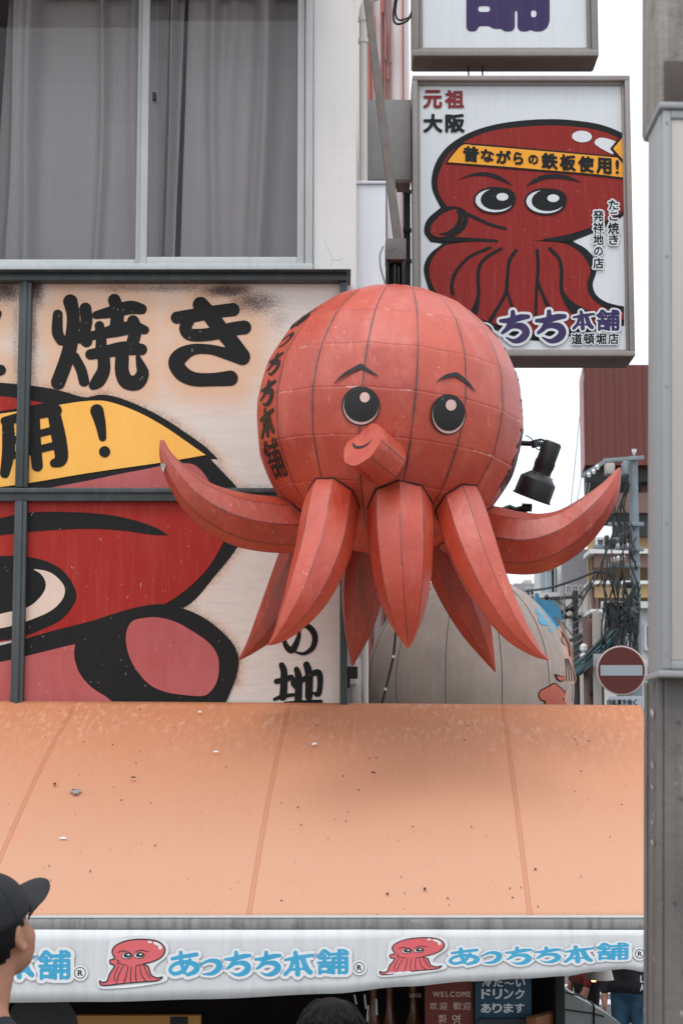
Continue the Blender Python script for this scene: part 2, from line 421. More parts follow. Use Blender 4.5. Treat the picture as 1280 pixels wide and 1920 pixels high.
class MB:
    """collects boxes, tubes, lathes into one mesh"""
    def __init__(s): s.V, s.F, s.MI = [], [], []; s.mi = 0
    def addmesh(s, V, F):
        b = len(s.V); s.V += [Vector(v) for v in V]
        s.F += [tuple(i + b for i in f) for f in F]; s.MI += [s.mi] * len(F); return s
    def box(s, x0, x1, y0, y1, z0, z1, bev=.004, M=None):
        bm = bmesh.new(); bmesh.ops.create_cube(bm, size=1)
        for v in bm.verts:
            v.co = Vector(((x0 + x1) / 2 + v.co.x * (x1 - x0), (y0 + y1) / 2 + v.co.y * (y1 - y0), (z0 + z1) / 2 + v.co.z * (z1 - z0)))
        if bev: bmesh.ops.bevel(bm, geom=bm.edges[:], offset=min(bev, .3 * min(abs(x1 - x0), abs(y1 - y0), abs(z1 - z0))), segments=2, affect='EDGES', profile=.5)
        if M is not None: bm.transform(M)
        bm.verts.index_update()
        s.addmesh([v.co.copy() for v in bm.verts], [[v.index for v in f.verts] for f in bm.faces]); bm.free(); return s
    def tube(s, P, r, n=8, cap=True):
        P = [Vector(p) for p in P]; rs = r if isinstance(r, (list, tuple)) else [r] * len(P)
        V, F = [], []; up = None
        for i, p in enumerate(P):
            t = (P[min(i + 1, len(P) - 1)] - P[max(i - 1, 0)]).normalized()
            if up is None: up = Vector((0, 0, 1)) if abs(t.z) < .9 else Vector((1, 0, 0))
            a = (up - t * up.dot(t)).normalized(); up = a; b = t.cross(a)
            for k in range(n):
                th = 2 * math.pi * k / n; V.append(p + (a * math.cos(th) + b * math.sin(th)) * rs[i])
        for i in range(len(P) - 1):
            for k in range(n):
                a, b = i * n + k, i * n + (k + 1) % n; F.append((a, b, b + n, a + n))
        if cap: F.append(tuple(range(n))[::-1]); F.append(tuple(range((len(P) - 1) * n, len(P) * n)))
        return s.addmesh(V, F)
    def lathe(s, o, axis, prof, n=24):
        """prof: (distance along axis, radius)"""
        o = Vector(o); t = Vector(axis).normalized()
        up = Vector((0, 0, 1)) if abs(t.z) < .9 else Vector((0, 1, 0))
        a = (up - t * up.dot(t)).normalized(); b = t.cross(a); V, F = [], []
        for h, r in prof:
            for k in range(n):
                th = 2 * math.pi * k / n; V.append(o + t * h + (a * math.cos(th) + b * math.sin(th)) * max(r, 1e-4))
        for i in range(len(prof) - 1):
            for k in range(n):
                p, q = i * n + k, i * n + (k + 1) % n; F.append((p, q, q + n, p + n))
        F.append(tuple(range(n))[::-1]); F.append(tuple(range((len(prof) - 1) * n, len(prof) * n)))
        return s.addmesh(V, F)
    def bar(s, p0, p1, w_, d, bev=.003):
        """rectangular bar from p0 to p1, w_ across, d deep"""
        p0, p1 = Vector(p0), Vector(p1); t = (p1 - p0); Ln = t.length; t.normalize()
        y = Vector((0, 1, 0)); y = (y - t * y.dot(t)).normalized() if abs(t.y) < .95 else Vector((0, 0, 1)); x = y.cross(t)
        M = Matrix.Translation((p0 + p1) / 2) @ Matrix((x, y, t)).transposed().to_4x4()
        return s.box(-w_ / 2, w_ / 2, -d / 2, d / 2, -Ln / 2, Ln / 2, bev, M)
    def build(s, name, mats, parent=None, loc=None, smooth=40):
        return mesh(name, s.V, s.F, mats, parent, loc, s.MI, smooth)

def catmull(P, n=8, closed=False):
    P = [tuple(p) for p in P]; out = []; N = len(P)
    rng = range(N if closed else N - 1)
    for i in rng:
        p = [P[(i + k) % N] if closed else P[min(max(i + k, 0), N - 1)] for k in (-1, 0, 1, 2)]
        for j in range(n):
            t = j / n
            out.append(tuple(.5 * (2 * b + (c - a) * t + (2 * a - 5 * b + 4 * c - d) * t * t + (3 * b - a - 3 * c + d) * t ** 3) for a, b, c, d in zip(*p)))
    if not closed: out.append(P[-1])
    return out

# ------------------------------------------------------------------ lettering: strokes and glyphs as filled outlines
def stroke_field(strokes, step, pad):
    segs = []
    for st in strokes:
        st = catmull(st, 5) if len(st) > 2 else st
        segs += list(zip(st[:-1], st[1:])) if len(st) > 1 else [(st[0], st[0])]
    A = np.array(segs, float)
    rm = A[:, :, 2]
    x0 = (A[:, :, 0] - rm).min() - pad; x1 = (A[:, :, 0] + rm).max() + pad
    y0 = (A[:, :, 1] - rm).min() - pad; y1 = (A[:, :, 1] + rm).max() + pad
    xs = np.arange(x0, x1 + step, step); ys = np.arange(y0, y1 + step, step)
    G, H = np.meshgrid(xs, ys); F = np.full(G.shape, -1e9)
    for (ax, ay, ar), (bx, by, br) in segs:
        dx, dy = bx - ax, by - ay; L2 = dx * dx + dy * dy
        t = np.clip(((G - ax) * dx + (H - ay) * dy) / L2, 0, 1) if L2 > 1e-12 else np.zeros_like(G)
        F = np.maximum(F, ar + (br - ar) * t - np.hypot(G - ax - t * dx, H - ay - t * dy))
    return F, x0, y0, step
def blur(F, n=1):
    for _ in range(n):
        P = np.pad(F, 1, mode='edge')
        F = (P[:-2, 1:-1] + 2 * P[1:-1, 1:-1] + P[2:, 1:-1]) / 4
        P = np.pad(F, 1, mode='edge')
        F = (P[1:-1, :-2] + 2 * P[1:-1, 1:-1] + P[1:-1, 2:]) / 4
    return F
def edt(M, Rm):
    """distance of every cell to the cells where M, up to Rm"""
    g = np.where(M, 0., 1e6)
    for ax in (0, 1):
        best = g.copy()
        for k in range(1, Rm + 1):
            for sgn in (-1, 1):
                sh = np.full(g.shape, 1e6)
                if ax == 0:
                    if sgn > 0: sh[k:] = g[:-k]
                    else: sh[:-k] = g[k:]
                else:
                    if sgn > 0: sh[:, k:] = g[:, :-k]
                    else: sh[:, :-k] = g[:, k:]
                best = np.minimum(best, sh + k * k)
        g = best
    return np.sqrt(np.minimum(g, Rm * Rm))
GLY = {}
def font_glyph(ch, res=72):
    if ch in GLY: return GLY[ch]
    c = bpy.data.curves.new('glyph', 'FONT'); c.body = ch; c.resolution_u = 4
    o = bpy.data.objects.new('glyph', c); COL.objects.link(o)
    bpy.context.view_layer.update()
    ev = o.evaluated_get(bpy.context.evaluated_depsgraph_get()); me = ev.to_mesh(); me.calc_loop_triangles()
    P = np.array([v.co[:2] for v in me.vertices]) if len(me.vertices) else np.zeros((1, 2))
    T = [tuple(t.vertices) for t in me.loop_triangles]
    ev.to_mesh_clear(); bpy.data.objects.remove(o); bpy.data.curves.remove(c)
    P = P.copy(); P[:, 1] *= -1
    pad = .24; x0, y0 = P.min(0) - pad; x1, y1 = P.max(0) + pad; st = 1. / res
    xs = np.arange(x0, x1, st); ys = np.arange(y0, y1, st); M = np.zeros((len(ys), len(xs)), bool)
    for a, b, d in T:
        A, B, D = P[a], P[b], P[d]
        i0 = max(int((min(A[0], B[0], D[0]) - x0) / st), 0); i1 = int((max(A[0], B[0], D[0]) - x0) / st) + 2
        j0 = max(int((min(A[1], B[1], D[1]) - y0) / st), 0); j1 = int((max(A[1], B[1], D[1]) - y0) / st) + 2
        g, h = np.meshgrid(xs[i0:i1], ys[j0:j1])
        def e(p, q): return (q[0] - p[0]) * (h - p[1]) - (q[1] - p[1]) * (g - p[0])
        e0, e1, e2 = e(A, B), e(B, D), e(D, A)
        M[j0:j1, i0:i1] |= ((e0 >= -1e-9) & (e1 >= -1e-9) & (e2 >= -1e-9)) | ((e0 <= 1e-9) & (e1 <= 1e-9) & (e2 <= 1e-9))
    Rm = int(.22 * res)
    F = (edt(~M, Rm) - edt(M, Rm)) * st
    F = blur(F, 2)
    GLY[ch] = (F, x0, y0, st); return GLY[ch]
HAND = {
    'ち': [[(150, 190, 16), (240, 185, 27), (330, 160, 29), (402, 152, 20)], [(262, 110, 20), (258, 170, 24), (215, 255, 24), (165, 298, 14)],
          [(165, 298, 12), (255, 240, 20), (345, 240, 32), (384, 290, 34), (350, 345, 33), (275, 372, 20), (200, 338, 6)]],
    'っ': [[(0, 350, 9), (55, 325, 13), (105, 335, 20), (116, 372, 21), (75, 412, 16), (15, 418, 6)]],
    '本': [[(517, 332, 9), (600, 318, 15), (696, 303, 11)], [(585, 284, 15), (597, 360, 16), (600, 430, 18)], [(572, 325, 13), (555, 388, 14), (520, 428, 14)],
          [(630, 320, 18), (655, 390, 20), (682, 420, 17)], [(553, 398, 9), (645, 394, 9)]],
    'あ': [[(1035, 664, 12), (1100, 652, 13), (1186, 640, 14)], [(1088, 626, 13), (1092, 690, 13), (1112, 752, 12)],
          [(1146, 672, 11), (1110, 735, 14), (1050, 758, 13), (1022, 732, 12), (1055, 696, 13), (1125, 686, 14), (1182, 708, 19), (1182, 742, 18), (1130, 766, 12)]],
    '焼': [[(88, 152, 25), (86, 250, 29), (108, 300, 26)], [(160, 78, 38), (176, 160, 34), (172, 260, 36), (150, 370, 38), (120, 460, 38), (90, 540, 38)],
          [(246, 118, 31), (252, 190, 31), (236, 275, 32), (252, 306, 30)], [(185, 395, 24), (222, 470, 27), (238, 534, 27)], [(206, 296, 18), (236, 290, 26)],
          [(308, 155, 20), (400, 136, 31), (500, 112, 36), (566, 121, 27)], [(411, 70, 33), (428, 130, 34), (424, 220, 36)],
          [(326, 216, 24), (335, 290, 27), (335, 352, 30)], [(270, 275, 22), (340, 262, 26), (430, 240, 36), (520, 226, 32), (584, 240, 22)],
          [(518, 190, 31), (532, 240, 32), (512, 325, 33)], [(275, 380, 27), (360, 365, 32), (470, 345, 37), (565, 352, 30)],
          [(350, 400, 32), (350, 470, 34), (320, 530, 36), (290, 558, 22)],
          [(455, 400, 36), (455, 480, 37), (482, 535, 40), (540, 540, 40), (572, 490, 33), (560, 440, 22), (546, 398, 11)]],
    'き': [[(768, 170, 32), (850, 160, 36), (960, 140, 34), (1088, 124, 35)], [(836, 190, 28), (816, 232, 32), (850, 268, 33), (960, 264, 34), (1080, 236, 36), (1152, 226, 37)],
          [(903, 96, 42), (960, 160, 42), (1020, 240, 42), (1080, 310, 42), (1138, 392, 45)],
          [(1142, 398, 40), (1060, 378, 31), (960, 352, 25), (860, 352, 29), (790, 388, 42), (764, 432, 42), (800, 490, 41), (870, 522, 37), (970, 524, 35), (1072, 516, 41)]],
    'の': [[(255, 105, 12), (255, 185, 17), (210, 288, 27), (165, 275, 23), (140, 205, 16), (178, 125, 13), (255, 92, 13), (335, 108, 23), (384, 180, 24), (368, 272, 21), (300, 322, 14), (235, 312, 8)]],
    '地': [[(120, 415, 24), (138, 470, 28), (136, 600, 30), (128, 670, 30)], [(78, 545, 22), (150, 530, 22), (200, 512, 20), (208, 570, 15)], [(62, 688, 13), (130, 664, 18), (215, 652, 14)],
          [(238, 448, 22), (256, 520, 29), (252, 690, 30)], [(318, 412, 27), (338, 490, 31), (336, 665, 30)], [(222, 590, 14), (300, 525, 20), (395, 472, 24), (424, 500, 25), (424, 600, 22), (408, 648, 22), (372, 636, 9)], [(150, 720, 14), (300, 712, 18), (432, 706, 16)]],
    '!': [[(365, 542, 25), (378, 590, 20), (386, 642, 14)], [(394, 695, 21)]],
    '用': [[(32, 590, 22), (34, 690, 24), (20, 776, 18)], [(128, 572, 24), (134, 660, 22), (142, 748, 21)], [(20, 580, 16), (120, 556, 20), (212, 540, 22)], [(205, 556, 24), (222, 640, 27), (232, 720, 24), (205, 738, 16)],
          [(40, 655, 13), (210, 612, 14)], [(40, 712, 13), (215, 670, 15)]],
}
def glyph(ch, hand=True):
    key = 'h' + ch
    if hand and ch in HAND:
        if key not in GLY:
            A = np.array([p for s in HAND[ch] for p in s], float)
            em = max((A[:, 0] + A[:, 2]).max() - (A[:, 0] - A[:, 2]).min(), (A[:, 1] + A[:, 2]).max() - (A[:, 1] - A[:, 2]).min())
            S = [[tuple(v / em for v in p) for p in s] for s in HAND[ch]]
            F, x0, y0, st = stroke_field(S, 1 / 64., .2); GLY[key] = (blur(F, 1), x0, y0, st)
        return GLY[key], 0.
    return font_glyph(ch), .03
def march(F, level=0.):
    """filled outline of F > level: points in grid units and faces"""
    G = F - level; ins = G > 0; ny, nx = G.shape
    V, F_, key = [], [], {}
    def node(i, j):
        k = (i, j)
        if k not in key: key[k] = len(V); V.append((float(i), float(j)))
        return key[k]
    def cross(i, j, i2, j2):
        k = (i, j, i2, j2) if (i, j) < (i2, j2) else (i2, j2, i, j)
        if k not in key:
            a, b = G[j, i], G[j2, i2]; t = a / (a - b); key[k] = len(V); V.append((i + (i2 - i) * t, j + (j2 - j) * t))
        return key[k]
    c = ins[:-1, :-1].astype(int) + ins[:-1, 1:] + ins[1:, 1:] + ins[1:, :-1]
    for j, i in np.argwhere(c > 0):
        i = int(i); j = int(j)
        cs = ((i, j), (i + 1, j), (i + 1, j + 1), (i, j + 1))
        poly = []
        for a in range(4):
            p, q = cs[a], cs[(a + 1) % 4]; ip, iq = ins[p[1], p[0]], ins[q[1], q[0]]
            if ip: poly.append(node(*p))
            if ip != iq: poly.append(cross(*p, *q))
        if len(poly) > 2: F_.append(tuple(poly[::-1]))
    return V, F_

def smart(P, n=6, corner=48):
    """closed outline smoothed between its sharp corners"""
    N = len(P); V_ = [Vector(p) for p in P]; sharp = []
    for i in range(N):
        a = V_[i] - V_[i - 1]; b = V_[(i + 1) % N] - V_[i]
        sharp.append(a.length < 1e-9 or b.length < 1e-9 or abs(math.degrees(a.angle(b))) > corner)
    out = []
    for i in range(N):
        b, c = V_[i], V_[(i + 1) % N]
        a = b + (b - c) * .3 if sharp[i] else V_[i - 1]
        d = c + (c - b) * .3 if sharp[(i + 1) % N] else V_[(i + 2) % N]
        L_ = (c - b).length
        if not sharp[i]: a = b + (a - b).normalized() * L_
        if not sharp[(i + 1) % N]: d = c + (d - c).normalized() * L_
        k = n if L_ > 0 else 1
        for j in range(k):
            t = j / k
            q = .5 * (2 * b + (c - a) * t + (2 * a - 5 * b + 4 * c - d) * t * t + (3 * b - a - 3 * c + d) * t ** 3); out.append((q.x, q.y))
    return out
class Art:
    """flat or wrapped sign art: layers of filled shapes; mapf(x, y, lift) gives the point on the surface"""
    def __init__(s, mapf, mats, gap=.002):
        s.map = mapf; s.mats = mats; s.V, s.F, s.MI = [], [], []; s.gap = gap
    def put(s, P, F, m, lift):
        b = len(s.V); s.V += [s.map(x, y, lift * s.gap) for x, y in P]
        s.F += [tuple(i + b for i in f) for f in F]; s.MI += [s.mats.index(m)] * len(F)
    def poly(s, P, m, lift, smooth=True, T=None, n=6):
        if T: P = [T(*p) for p in P]
        P = catmull(P, n, True) if smooth is True else smart(P, n) if smooth == 's' else list(P)
        a = sum(p[0] * q[1] - q[0] * p[1] for p, q in zip(P, P[1:] + P[:1]))
        if a > 0: P = P[::-1]
        s.put(P, [tuple(range(len(P)))], m, lift)
    def ellipse(s, cx, cy, rx, ry, m, lift, rot=0, T=None, n=36):
        c, d = math.cos(rot), math.sin(rot)
        P = [(cx + rx * math.cos(t) * c - ry * math.sin(t) * d, cy + rx * math.cos(t) * d + ry * math.sin(t) * c) for t in np.linspace(0, 2 * math.pi, n, endpoint=False)]
        s.poly(P, m, lift, False, T)
    def disc_grid(s, cx, cy, rx, ry, m, lift, n=5, k=28):
        """ellipse with rings, for wrapping"""
        P = [(cx, cy)]; F = []
        for r in range(1, n + 1):
            for a in range(k):
                t = -2 * math.pi * a / k; P.append((cx + rx * r / n * math.cos(t), cy + ry * r / n * math.sin(t)))
        for a in range(k): F.append((0, 1 + a, 1 + (a + 1) % k))
        for r in range(n - 1):
            for a in range(k):
                p, q = 1 + r * k + a, 1 + r * k + (a + 1) % k; F.append((p, p + k, q + k, q))
        s.put(P, F, m, lift)
    def strokes(s, S, m, lift, step, T=None, pad=None):
        F, x0, y0, st = stroke_field(S, step, pad or step * 2)
        V, Fc = march(F)
        P = [(x0 + i * st, y0 + j * st) for i, j in V]
        if T: P = [T(*p) for p in P]
        s.put(P, Fc, m, lift)
    def char(s, ch, x0, y0, x1, y1, m, lift, bold=None, halo=(), slope=0., hand=True, T=None):
        """one character, its ink stretched into the box; halo: [(em, material)] laid below it"""
        (F, gx, gy, st), b0 = glyph(ch, hand)
        b = b0 if bold is None else bold
        V, Fc = march(F, -b)
        A = np.array(V)
        ax0, ay0 = A.min(0); ax1, ay1 = A.max(0)
        sx = (x1 - x0) / (ax1 - ax0); sy = (y1 - y0) / max(ay1 - ay0, 1e-6); xm = (x0 + x1) / 2
        def TT(i, j):
            x = x0 + (i - ax0) * sx; y = y0 + (j - ay0) * sy + (x - xm) * slope
            return T(x, y) if T else (x, y)
        for k, (e, hm) in enumerate(halo):
            V2, F2 = march(F, -b - e); s.put([TT(*p) for p in V2], F2, hm, lift - .5 * (k + 1))
        s.put([TT(*p) for p in V], Fc, m, lift)
    def build(s, name, parent):
        return mesh(name, s.V, s.F, s.mats, parent, MI=s.MI)
def plane_map(Y):
    def f(px, py, lift):
        p = at(px, py, Y); p.y -= lift; return p
    return f
def zoom(x0, y0, k): return lambda x, y: (x0 + x / k, y0 + y / k)

# ================================================================== SETTING
FY = 8.9            # plane of the shop front
def struct(o): o['kind'] = 'structure'; return o
st = MB(); st.addmesh([(-150, 4.4, 0), (150, 4.4, 0), (150, 400, 0), (-150, 400, 0)], [(0, 1, 2, 3)])
struct(st.build('street', 'asphalt', smooth=None))
DZ = .72
dk = MB()
prof = [(-30, DZ), (4.7, DZ), (6.6, .006), (6.6, -.3), (-30, -.3)]
for x in (-40, 40):
    for y, z in prof: dk.V.append(Vector((x, y, z)))
dk.F = [(0, 5, 6, 1)[::-1], (1, 6, 7, 2)[::-1], (2, 7, 8, 3)[::-1], (0, 1, 2, 3, 4), (5, 9, 8, 7, 6)]; dk.MI = [0] * 5
struct(dk.build('bridge_pavement', 'paving', smooth=None))
for py, hw in ((1838, .10), (1852, .10), (1868, .22)):
    Y = 2.8 * FPX / (py - 1450)
    r_ = MB(); r_.addmesh([(1.5, Y - hw, .006), (9, Y - hw, .006), (9, Y + hw, .006), (1.5, Y + hw, .006)], [(0, 1, 2, 3)])
    struct(r_.build('road_marking', 'road_white', smooth=None))

# ------------------------------------------------------------------ shop building
shop = empty('shop_building', (-2, FY, 0), 'white plastered shop building with a curtained window above the painted billboard', 'building')
WL, WR = X(-62, FY, 250), X(587, FY, 250)           # window opening
WB, WT = Z(504, FY), Z(-75, FY)
BR = X(668, FY, 250)
wl = MB()
wl.box(WR, BR, FY, FY + 5, 3.3, 8.6, .01)
wl.box(-6, WL, FY, FY + 5, 3.3, 8.6, .01)
wl.box(WL, WR, FY + .002, FY + 5, 3.3, WB, .0)
wl.box(WL, WR, FY + .002, FY + 5, WT, 8.6, .0)
wl.box(WL, WR, FY + 1.6, FY + 1.7, WB, WT, 0)
wl.build('wall', 'plaster', shop)
MB().box(WL - .1, WR + .02, FY - .75, FY - .001, WT + .01, WT + .10).build('added_shade_hood', 'grey_metal', shop)  # added hood above the view, sized to shade the curtain tops
win = MB()
def zz(py): return Z(py, FY)
win.box(WR - .045, WR - .001, FY - .02, FY + .10, WB, WT)           # right jamb
win.box(WL + .001, WL + .045, FY - .02, FY + .10, WB, WT)
win.box(WL, WR, FY - .035, FY + .12, WB - .03, zz(497), .005)       # sill
win.box(WL, WR, FY - .02, FY + .1, WT - .05, WT - .001)
wf = win.build('window', 'alu', shop)
def sash(px0, px1, dy):
    m = MB(); x0, x1 = X(px0, FY, 300), X(px1, FY, 300); s = .042
    z0, z1 = zz(497) + .001, WT - .06
    m.box(x0, x0 + s, FY + dy, FY + dy + .035, z0, z1); m.box(x1 - s, x1, FY + dy, FY + dy + .035, z0, z1)
    m.box(x0 + s, x1 - s, FY + dy + .001, FY + dy + .034, z0, z0 + .05); m.box(x0 + s, x1 - s, FY + dy + .001, FY + dy + .034, z1 - .05, z1)
    m.build('sash', 'alu', wf)
    g = MB(); y = FY + dy + .016
    g.addmesh([(x0 + s, y, z0 + .05), (x1 - s, y, z0 + .05), (x1 - s, y, z1 - .05), (x0 + s, y, z1 - .05)], [(0, 1, 2, 3)])
    g.build('glass', screen_m, wf, smooth=None)
screen_m = screen_mat()
sash(264, 571, .002); sash(-45, 268, .048)
ltc = MB(); c0 = at(289, 180, FY - .01); ltc.box(c0.x - .008, c0.x + .012, FY - .022, FY + .001, c0.z - .03, c0.z + .02); ltc.build('window_latch', 'darkm', wf)
def curtain(px0, px1, folds, label, lean0=0, lean1=0, seed=0):
    r = random.Random(seed); V, F = [], []; nx, nz = 110, 26
    z0, z1 = zz(492), WT - .1
    fp = sorted(r.uniform(0, 1) for _ in range(folds)); fa = [r.uniform(.03, .10) for _ in fp]; fw = [r.uniform(.025, .08) for _ in fp]
    for j in range(nz + 1):
        t = j / nz
        for i in range(nx + 1):
            s = i / nx
            xa = X(px0 + lean0 * t, FY + .2, 300); xb = X(px1 + lean1 * t, FY + .2, 300)
            d = sum(a * math.exp(-((s - p - .03 * math.sin(3 * t + p * 9)) / w_) ** 2) for p, a, w_ in zip(fp, fa, fw)) * (.6 + .5 * t)
            V.append((xa + (xb - xa) * s, FY + .27 - min(d, .16) + .02 * mnoise.noise((s * 5, t * 3, seed)), z0 + (z1 - z0) * t))
    for j in range(nz):
        for i in range(nx):
            a = j * (nx + 1) + i; F.append((a, a + 1, a + nx + 2, a + nx + 1))
    o = mesh('curtain', V, F, 'curtain', loc=((V[0][0] + V[nx][0]) / 2, FY + .17, z0), smooth=180)
    md = o.modifiers.new('thick', 'SOLIDIFY'); md.thickness = .003
    tag(o, label, 'curtain')
curtain(337, 585, 6, 'pale grey curtain with soft folds behind the window pane next to the white pier', 12, 0, 3)
curtain(266, 326, 3, 'narrow strip of grey curtain beside the middle sash of the window', 0, 16, 5)
curtain(-18, 262, 8, 'grey curtain with many folds behind the window pane at the far end from the drainpipe', 24, 0, 8)

MB().tube([at(609, 446, FY - .0005), at(612, 462, FY - .0005), at(621, 476, FY - .0005), at(624, 487, FY - .0005), at(618, 500, FY - .0005)], .0011, 4).build('crack', 'v_edge', shop)
MB().tube([at(624, 487, FY - .0005), at(634, 488, FY - .0005), at(643, 483, FY - .0005)], .0009, 4).build('crack', 'v_edge', shop)
# ------------------------------------------------------------------ billboard on the shop front
BY = FY - .16        # face of the panels
bill = empty('billboard', (X(320, BY), FY - .08, Z(1350, FY)), 'large painted billboard in a dark steel frame with a cut off red octopus', 'billboard')
fr = MB()
bx0, bx1 = X(-420, BY, 900), X(651, BY, 900); bz1, bz0 = Z(512, BY - .07), Z(1400, BY)
def fbar(x0, x1, z0, z1, d=.0):
    fr.box(x0, x1, BY - .05 - d, FY - .002, z0, z1, .006)
tk = .042
fbar(bx0, bx1, bz1 - tk, bz1, .02); fbar(bx0, bx1, bz0, bz0 + tk)
fbar(bx1 - tk, bx1, bz0 + tk, bz1 - tk); fbar(bx0, bx0 + tk, bz0 + tk, bz1 - tk)
fr.box(bx0 - .02, bx1 + .02, BY - .12, FY - .003, bz1 + .001, max(Z(504, BY - .12), bz1 + .008), .003)
hz = (Z(917, BY), Z(942, BY)); vx = (X(36, BY, 720), X(59, BY, 720))
fr.box(bx0 + tk, bx1 - tk, BY - .045, BY + .05, hz[1], hz[0], .006)
fr.box(bx0 + tk, bx1 - tk, BY - .062, BY - .0455, (hz[0] + hz[1]) / 2 + .006, hz[0] - .004, .004)
fr.box(vx[0], vx[1], BY - .05, BY + .05, bz0 + tk, hz[1] - .001, .006); fr.box(vx[0], vx[1], BY - .05, BY + .05, hz[0] + .001, bz1 - tk, .006)
vm = (vx[0] + vx[1]) / 2
fr.box(vm - .012, vm + .012, BY - .062, BY - .051, bz0 + tk, hz[1] - .001, .003); fr.box(vm - .012, vm + .012, BY - .062, BY - .051, hz[0] + .001, bz1 - tk, .003)
fr.build('frame', 'frame', bill)
Z4 = zoom(0, 500, 2.0); Z5 = zoom(0, 900, 1.939); ZA = zoom(80, 540, 3.048); ZB = zoom(500, 1150, 4.267)
yk = [[ZA(x, y) + (r / 3.048 + 1.0,) for x, y, r in s] for ch in '焼き' for s in HAND[ch]]
yk.append([(-60, 588, 10), (-18, 596, 13), (-4, 588, 8)]); yk.append([(-66, 660, 10), (-40, 700, 13), (2, 694, 10)])
LF, lx0, ly0, lst = stroke_field(yk, 3., 120)
def letter_d(px, py):
    i = int((px - lx0) / lst); j = int((py - ly0) / lst)
    return -LF[j, i] if 0 <= j < LF.shape[0] and 0 <= i < LF.shape[1] else 200.
head_out = [ZZ for ZZ in map(lambda p: Z4(*p), [(-400, 420), (60, 440), (190, 457), (245, 470), (325, 490), (375, 480), (430, 487), (520, 520), (620, 572), (700, 625), (770, 675), (818, 722), (830, 765), (892, 832)])] + [(468, 950), (466, 985), (445, 1026), (407, 1075), (343, 1140), (400, 1170), (438, 1210), (447, 1240), (443, 1280)]
HO = np.array(catmull(head_out, 5))
def outline_d(px, py): return float(np.sqrt(((HO - (px, py)) ** 2).sum(1).min()))
def gp(px, py, cx, cy, sx, sy): return math.exp(-((px - cx) / sx) ** 2 - ((py - cy) / sy) ** 2)
def board_panel(px0, px1, py0, py1):
    V, F, H, B = [], [], [], []; stp = 5.
    nx = int((px1 - px0) / stp); ny = int((py1 - py0) / stp)
    for j in range(ny + 1):
        for i in range(nx + 1):
            px = px0 + (px1 - px0) * i / nx; py = py0 + (py1 - py0) * j / ny
            V.append(at(px, py, BY))
            ld = letter_d(px, py); od = outline_d(px, py)
            top = py < 916
            h = .8 * math.exp(-(max(ld, 0) / 46) ** 2) if top else 0.
            if top: h = max(h, .55 * gp(px, py, 270, 552, 210, 26))
            h = max(h, .45 * math.exp(-(od / 22) ** 2))
            b = 0.
            if top:
                b = max(b, .95 * gp(px, py, 66, 540, 22, 34), .5 * gp(px, py, 64, 620, 9, 130), .55 * gp(px, py, 300, 541, 170, 9), .95 * gp(px, py, 425, 545, 60, 14), .7 * gp(px, py, 480, 566, 55, 28), .35 * gp(px, py, 520, 600, 30, 30),
                        .9 * gp(px, py, 10, 545, 34, 26), .4 * gp(px, py, 30, 640, 8, 120), .45 * gp(px, py, 300, 912, 420, 6))
            b = max(b, .42 * math.exp(-(od / 13) ** 2), .4 * gp(px, py, 345, 1145, 40, 26))
            H.append(h); B.append(b)
    for j in range(ny):
        for i in range(nx):
            a = j * (nx + 1) + i; F.append((a + nx + 1, a + nx + 2, a + 1, a))
    o = mesh('panel', V, F, 'panel', bill)
    for nm, val in (('halo', H), ('burn', B)):
        at_ = o.data.attributes.new(nm, 'FLOAT', 'POINT'); at_.data.foreach_set('value', val)
    return o
pTR = board_panel(50, 642, 520, 928); pTL = board_panel(-410, 47, 520, 928)
pBR = board_panel(35, 642, 931, 1392); pBL = board_panel(-410, 32, 931, 1392)
pm = plane_map(BY)
A = Art(pm, ['ink', 'bred', 'bpink', 'byellow', 'bcream'])
A.poly([(-800, 430), (-200, 425), (60, 440), (190, 457), (245, 470), (325, 490), (375, 480), (430, 487), (520, 520), (620, 572), (700, 625), (770, 675), (818, 722), (790, 722), (840, 775), (892, 832), (900, 846), (-800, 846)], 'ink', 1, 's', Z4)
A.poly([(-800, 500), (0, 487), (80, 496), (165, 512), (100, 526), (0, 543), (-800, 640)], 'bred', 2, 's', Z4)
A.poly([(-800, 680), (0, 553), (130, 535), (380, 503), (430, 513), (520, 547), (620, 602), (700, 657), (772, 707), (640, 730), (330, 775), (110, 812), (0, 827), (-800, 900)], 'byellow', 3, 's', Z4)
A.poly([(120, 846), (190, 830), (330, 803), (520, 765), (718, 740), (745, 755), (775, 790), (805, 846)], 'bpink', 2, 's', Z4)
A.build('painted_octopus_head', pTR)
A = Art(pm, ['ink', 'bred', 'bpink', 'byellow', 'bcream'])
A.poly([(408, 925), (440, 925), (458, 940), (468, 962), (466, 985), (445, 1026), (407, 1075), (343, 1140), (300, 1140), (340, 1100), (380, 1060), (400, 1000)], 'ink', 1, 's')
A.poly([(-420, 936), (414, 936), (428, 955), (430, 985), (415, 1024), (382, 1075), (309, 1133), (230, 1160), (-420, 1260)], 'bred', 2, 's')
A.poly([(-800, 210), (-100, 165), (0, 140), (100, 120), (250, 117), (400, 128), (500, 150), (575, 178), (613, 201), (560, 200), (470, 187), (350, 178), (200, 182), (100, 190), (0, 202), (-200, 240)], 'ink', 3, 's', Z5)
A.poly(catmull([(-190, 330), (-60, 285), (30, 276), (105, 280), (180, 300), (240, 340), (278, 410), (265, 460), (220, 510), (150, 545), (95, 565), (0, 583), (-120, 560), (-200, 470)], 5, True), 'ink', 3, False, Z5)
A.poly(catmull([(125, 325), (180, 335), (220, 365), (238, 400), (225, 440), (180, 480), (97, 515), (40, 532), (-10, 540), (-60, 530), (-10, 492), (97, 465), (140, 435), (165, 400), (167, 370), (150, 342)], 5, True), 'bcream', 4, False, Z5)
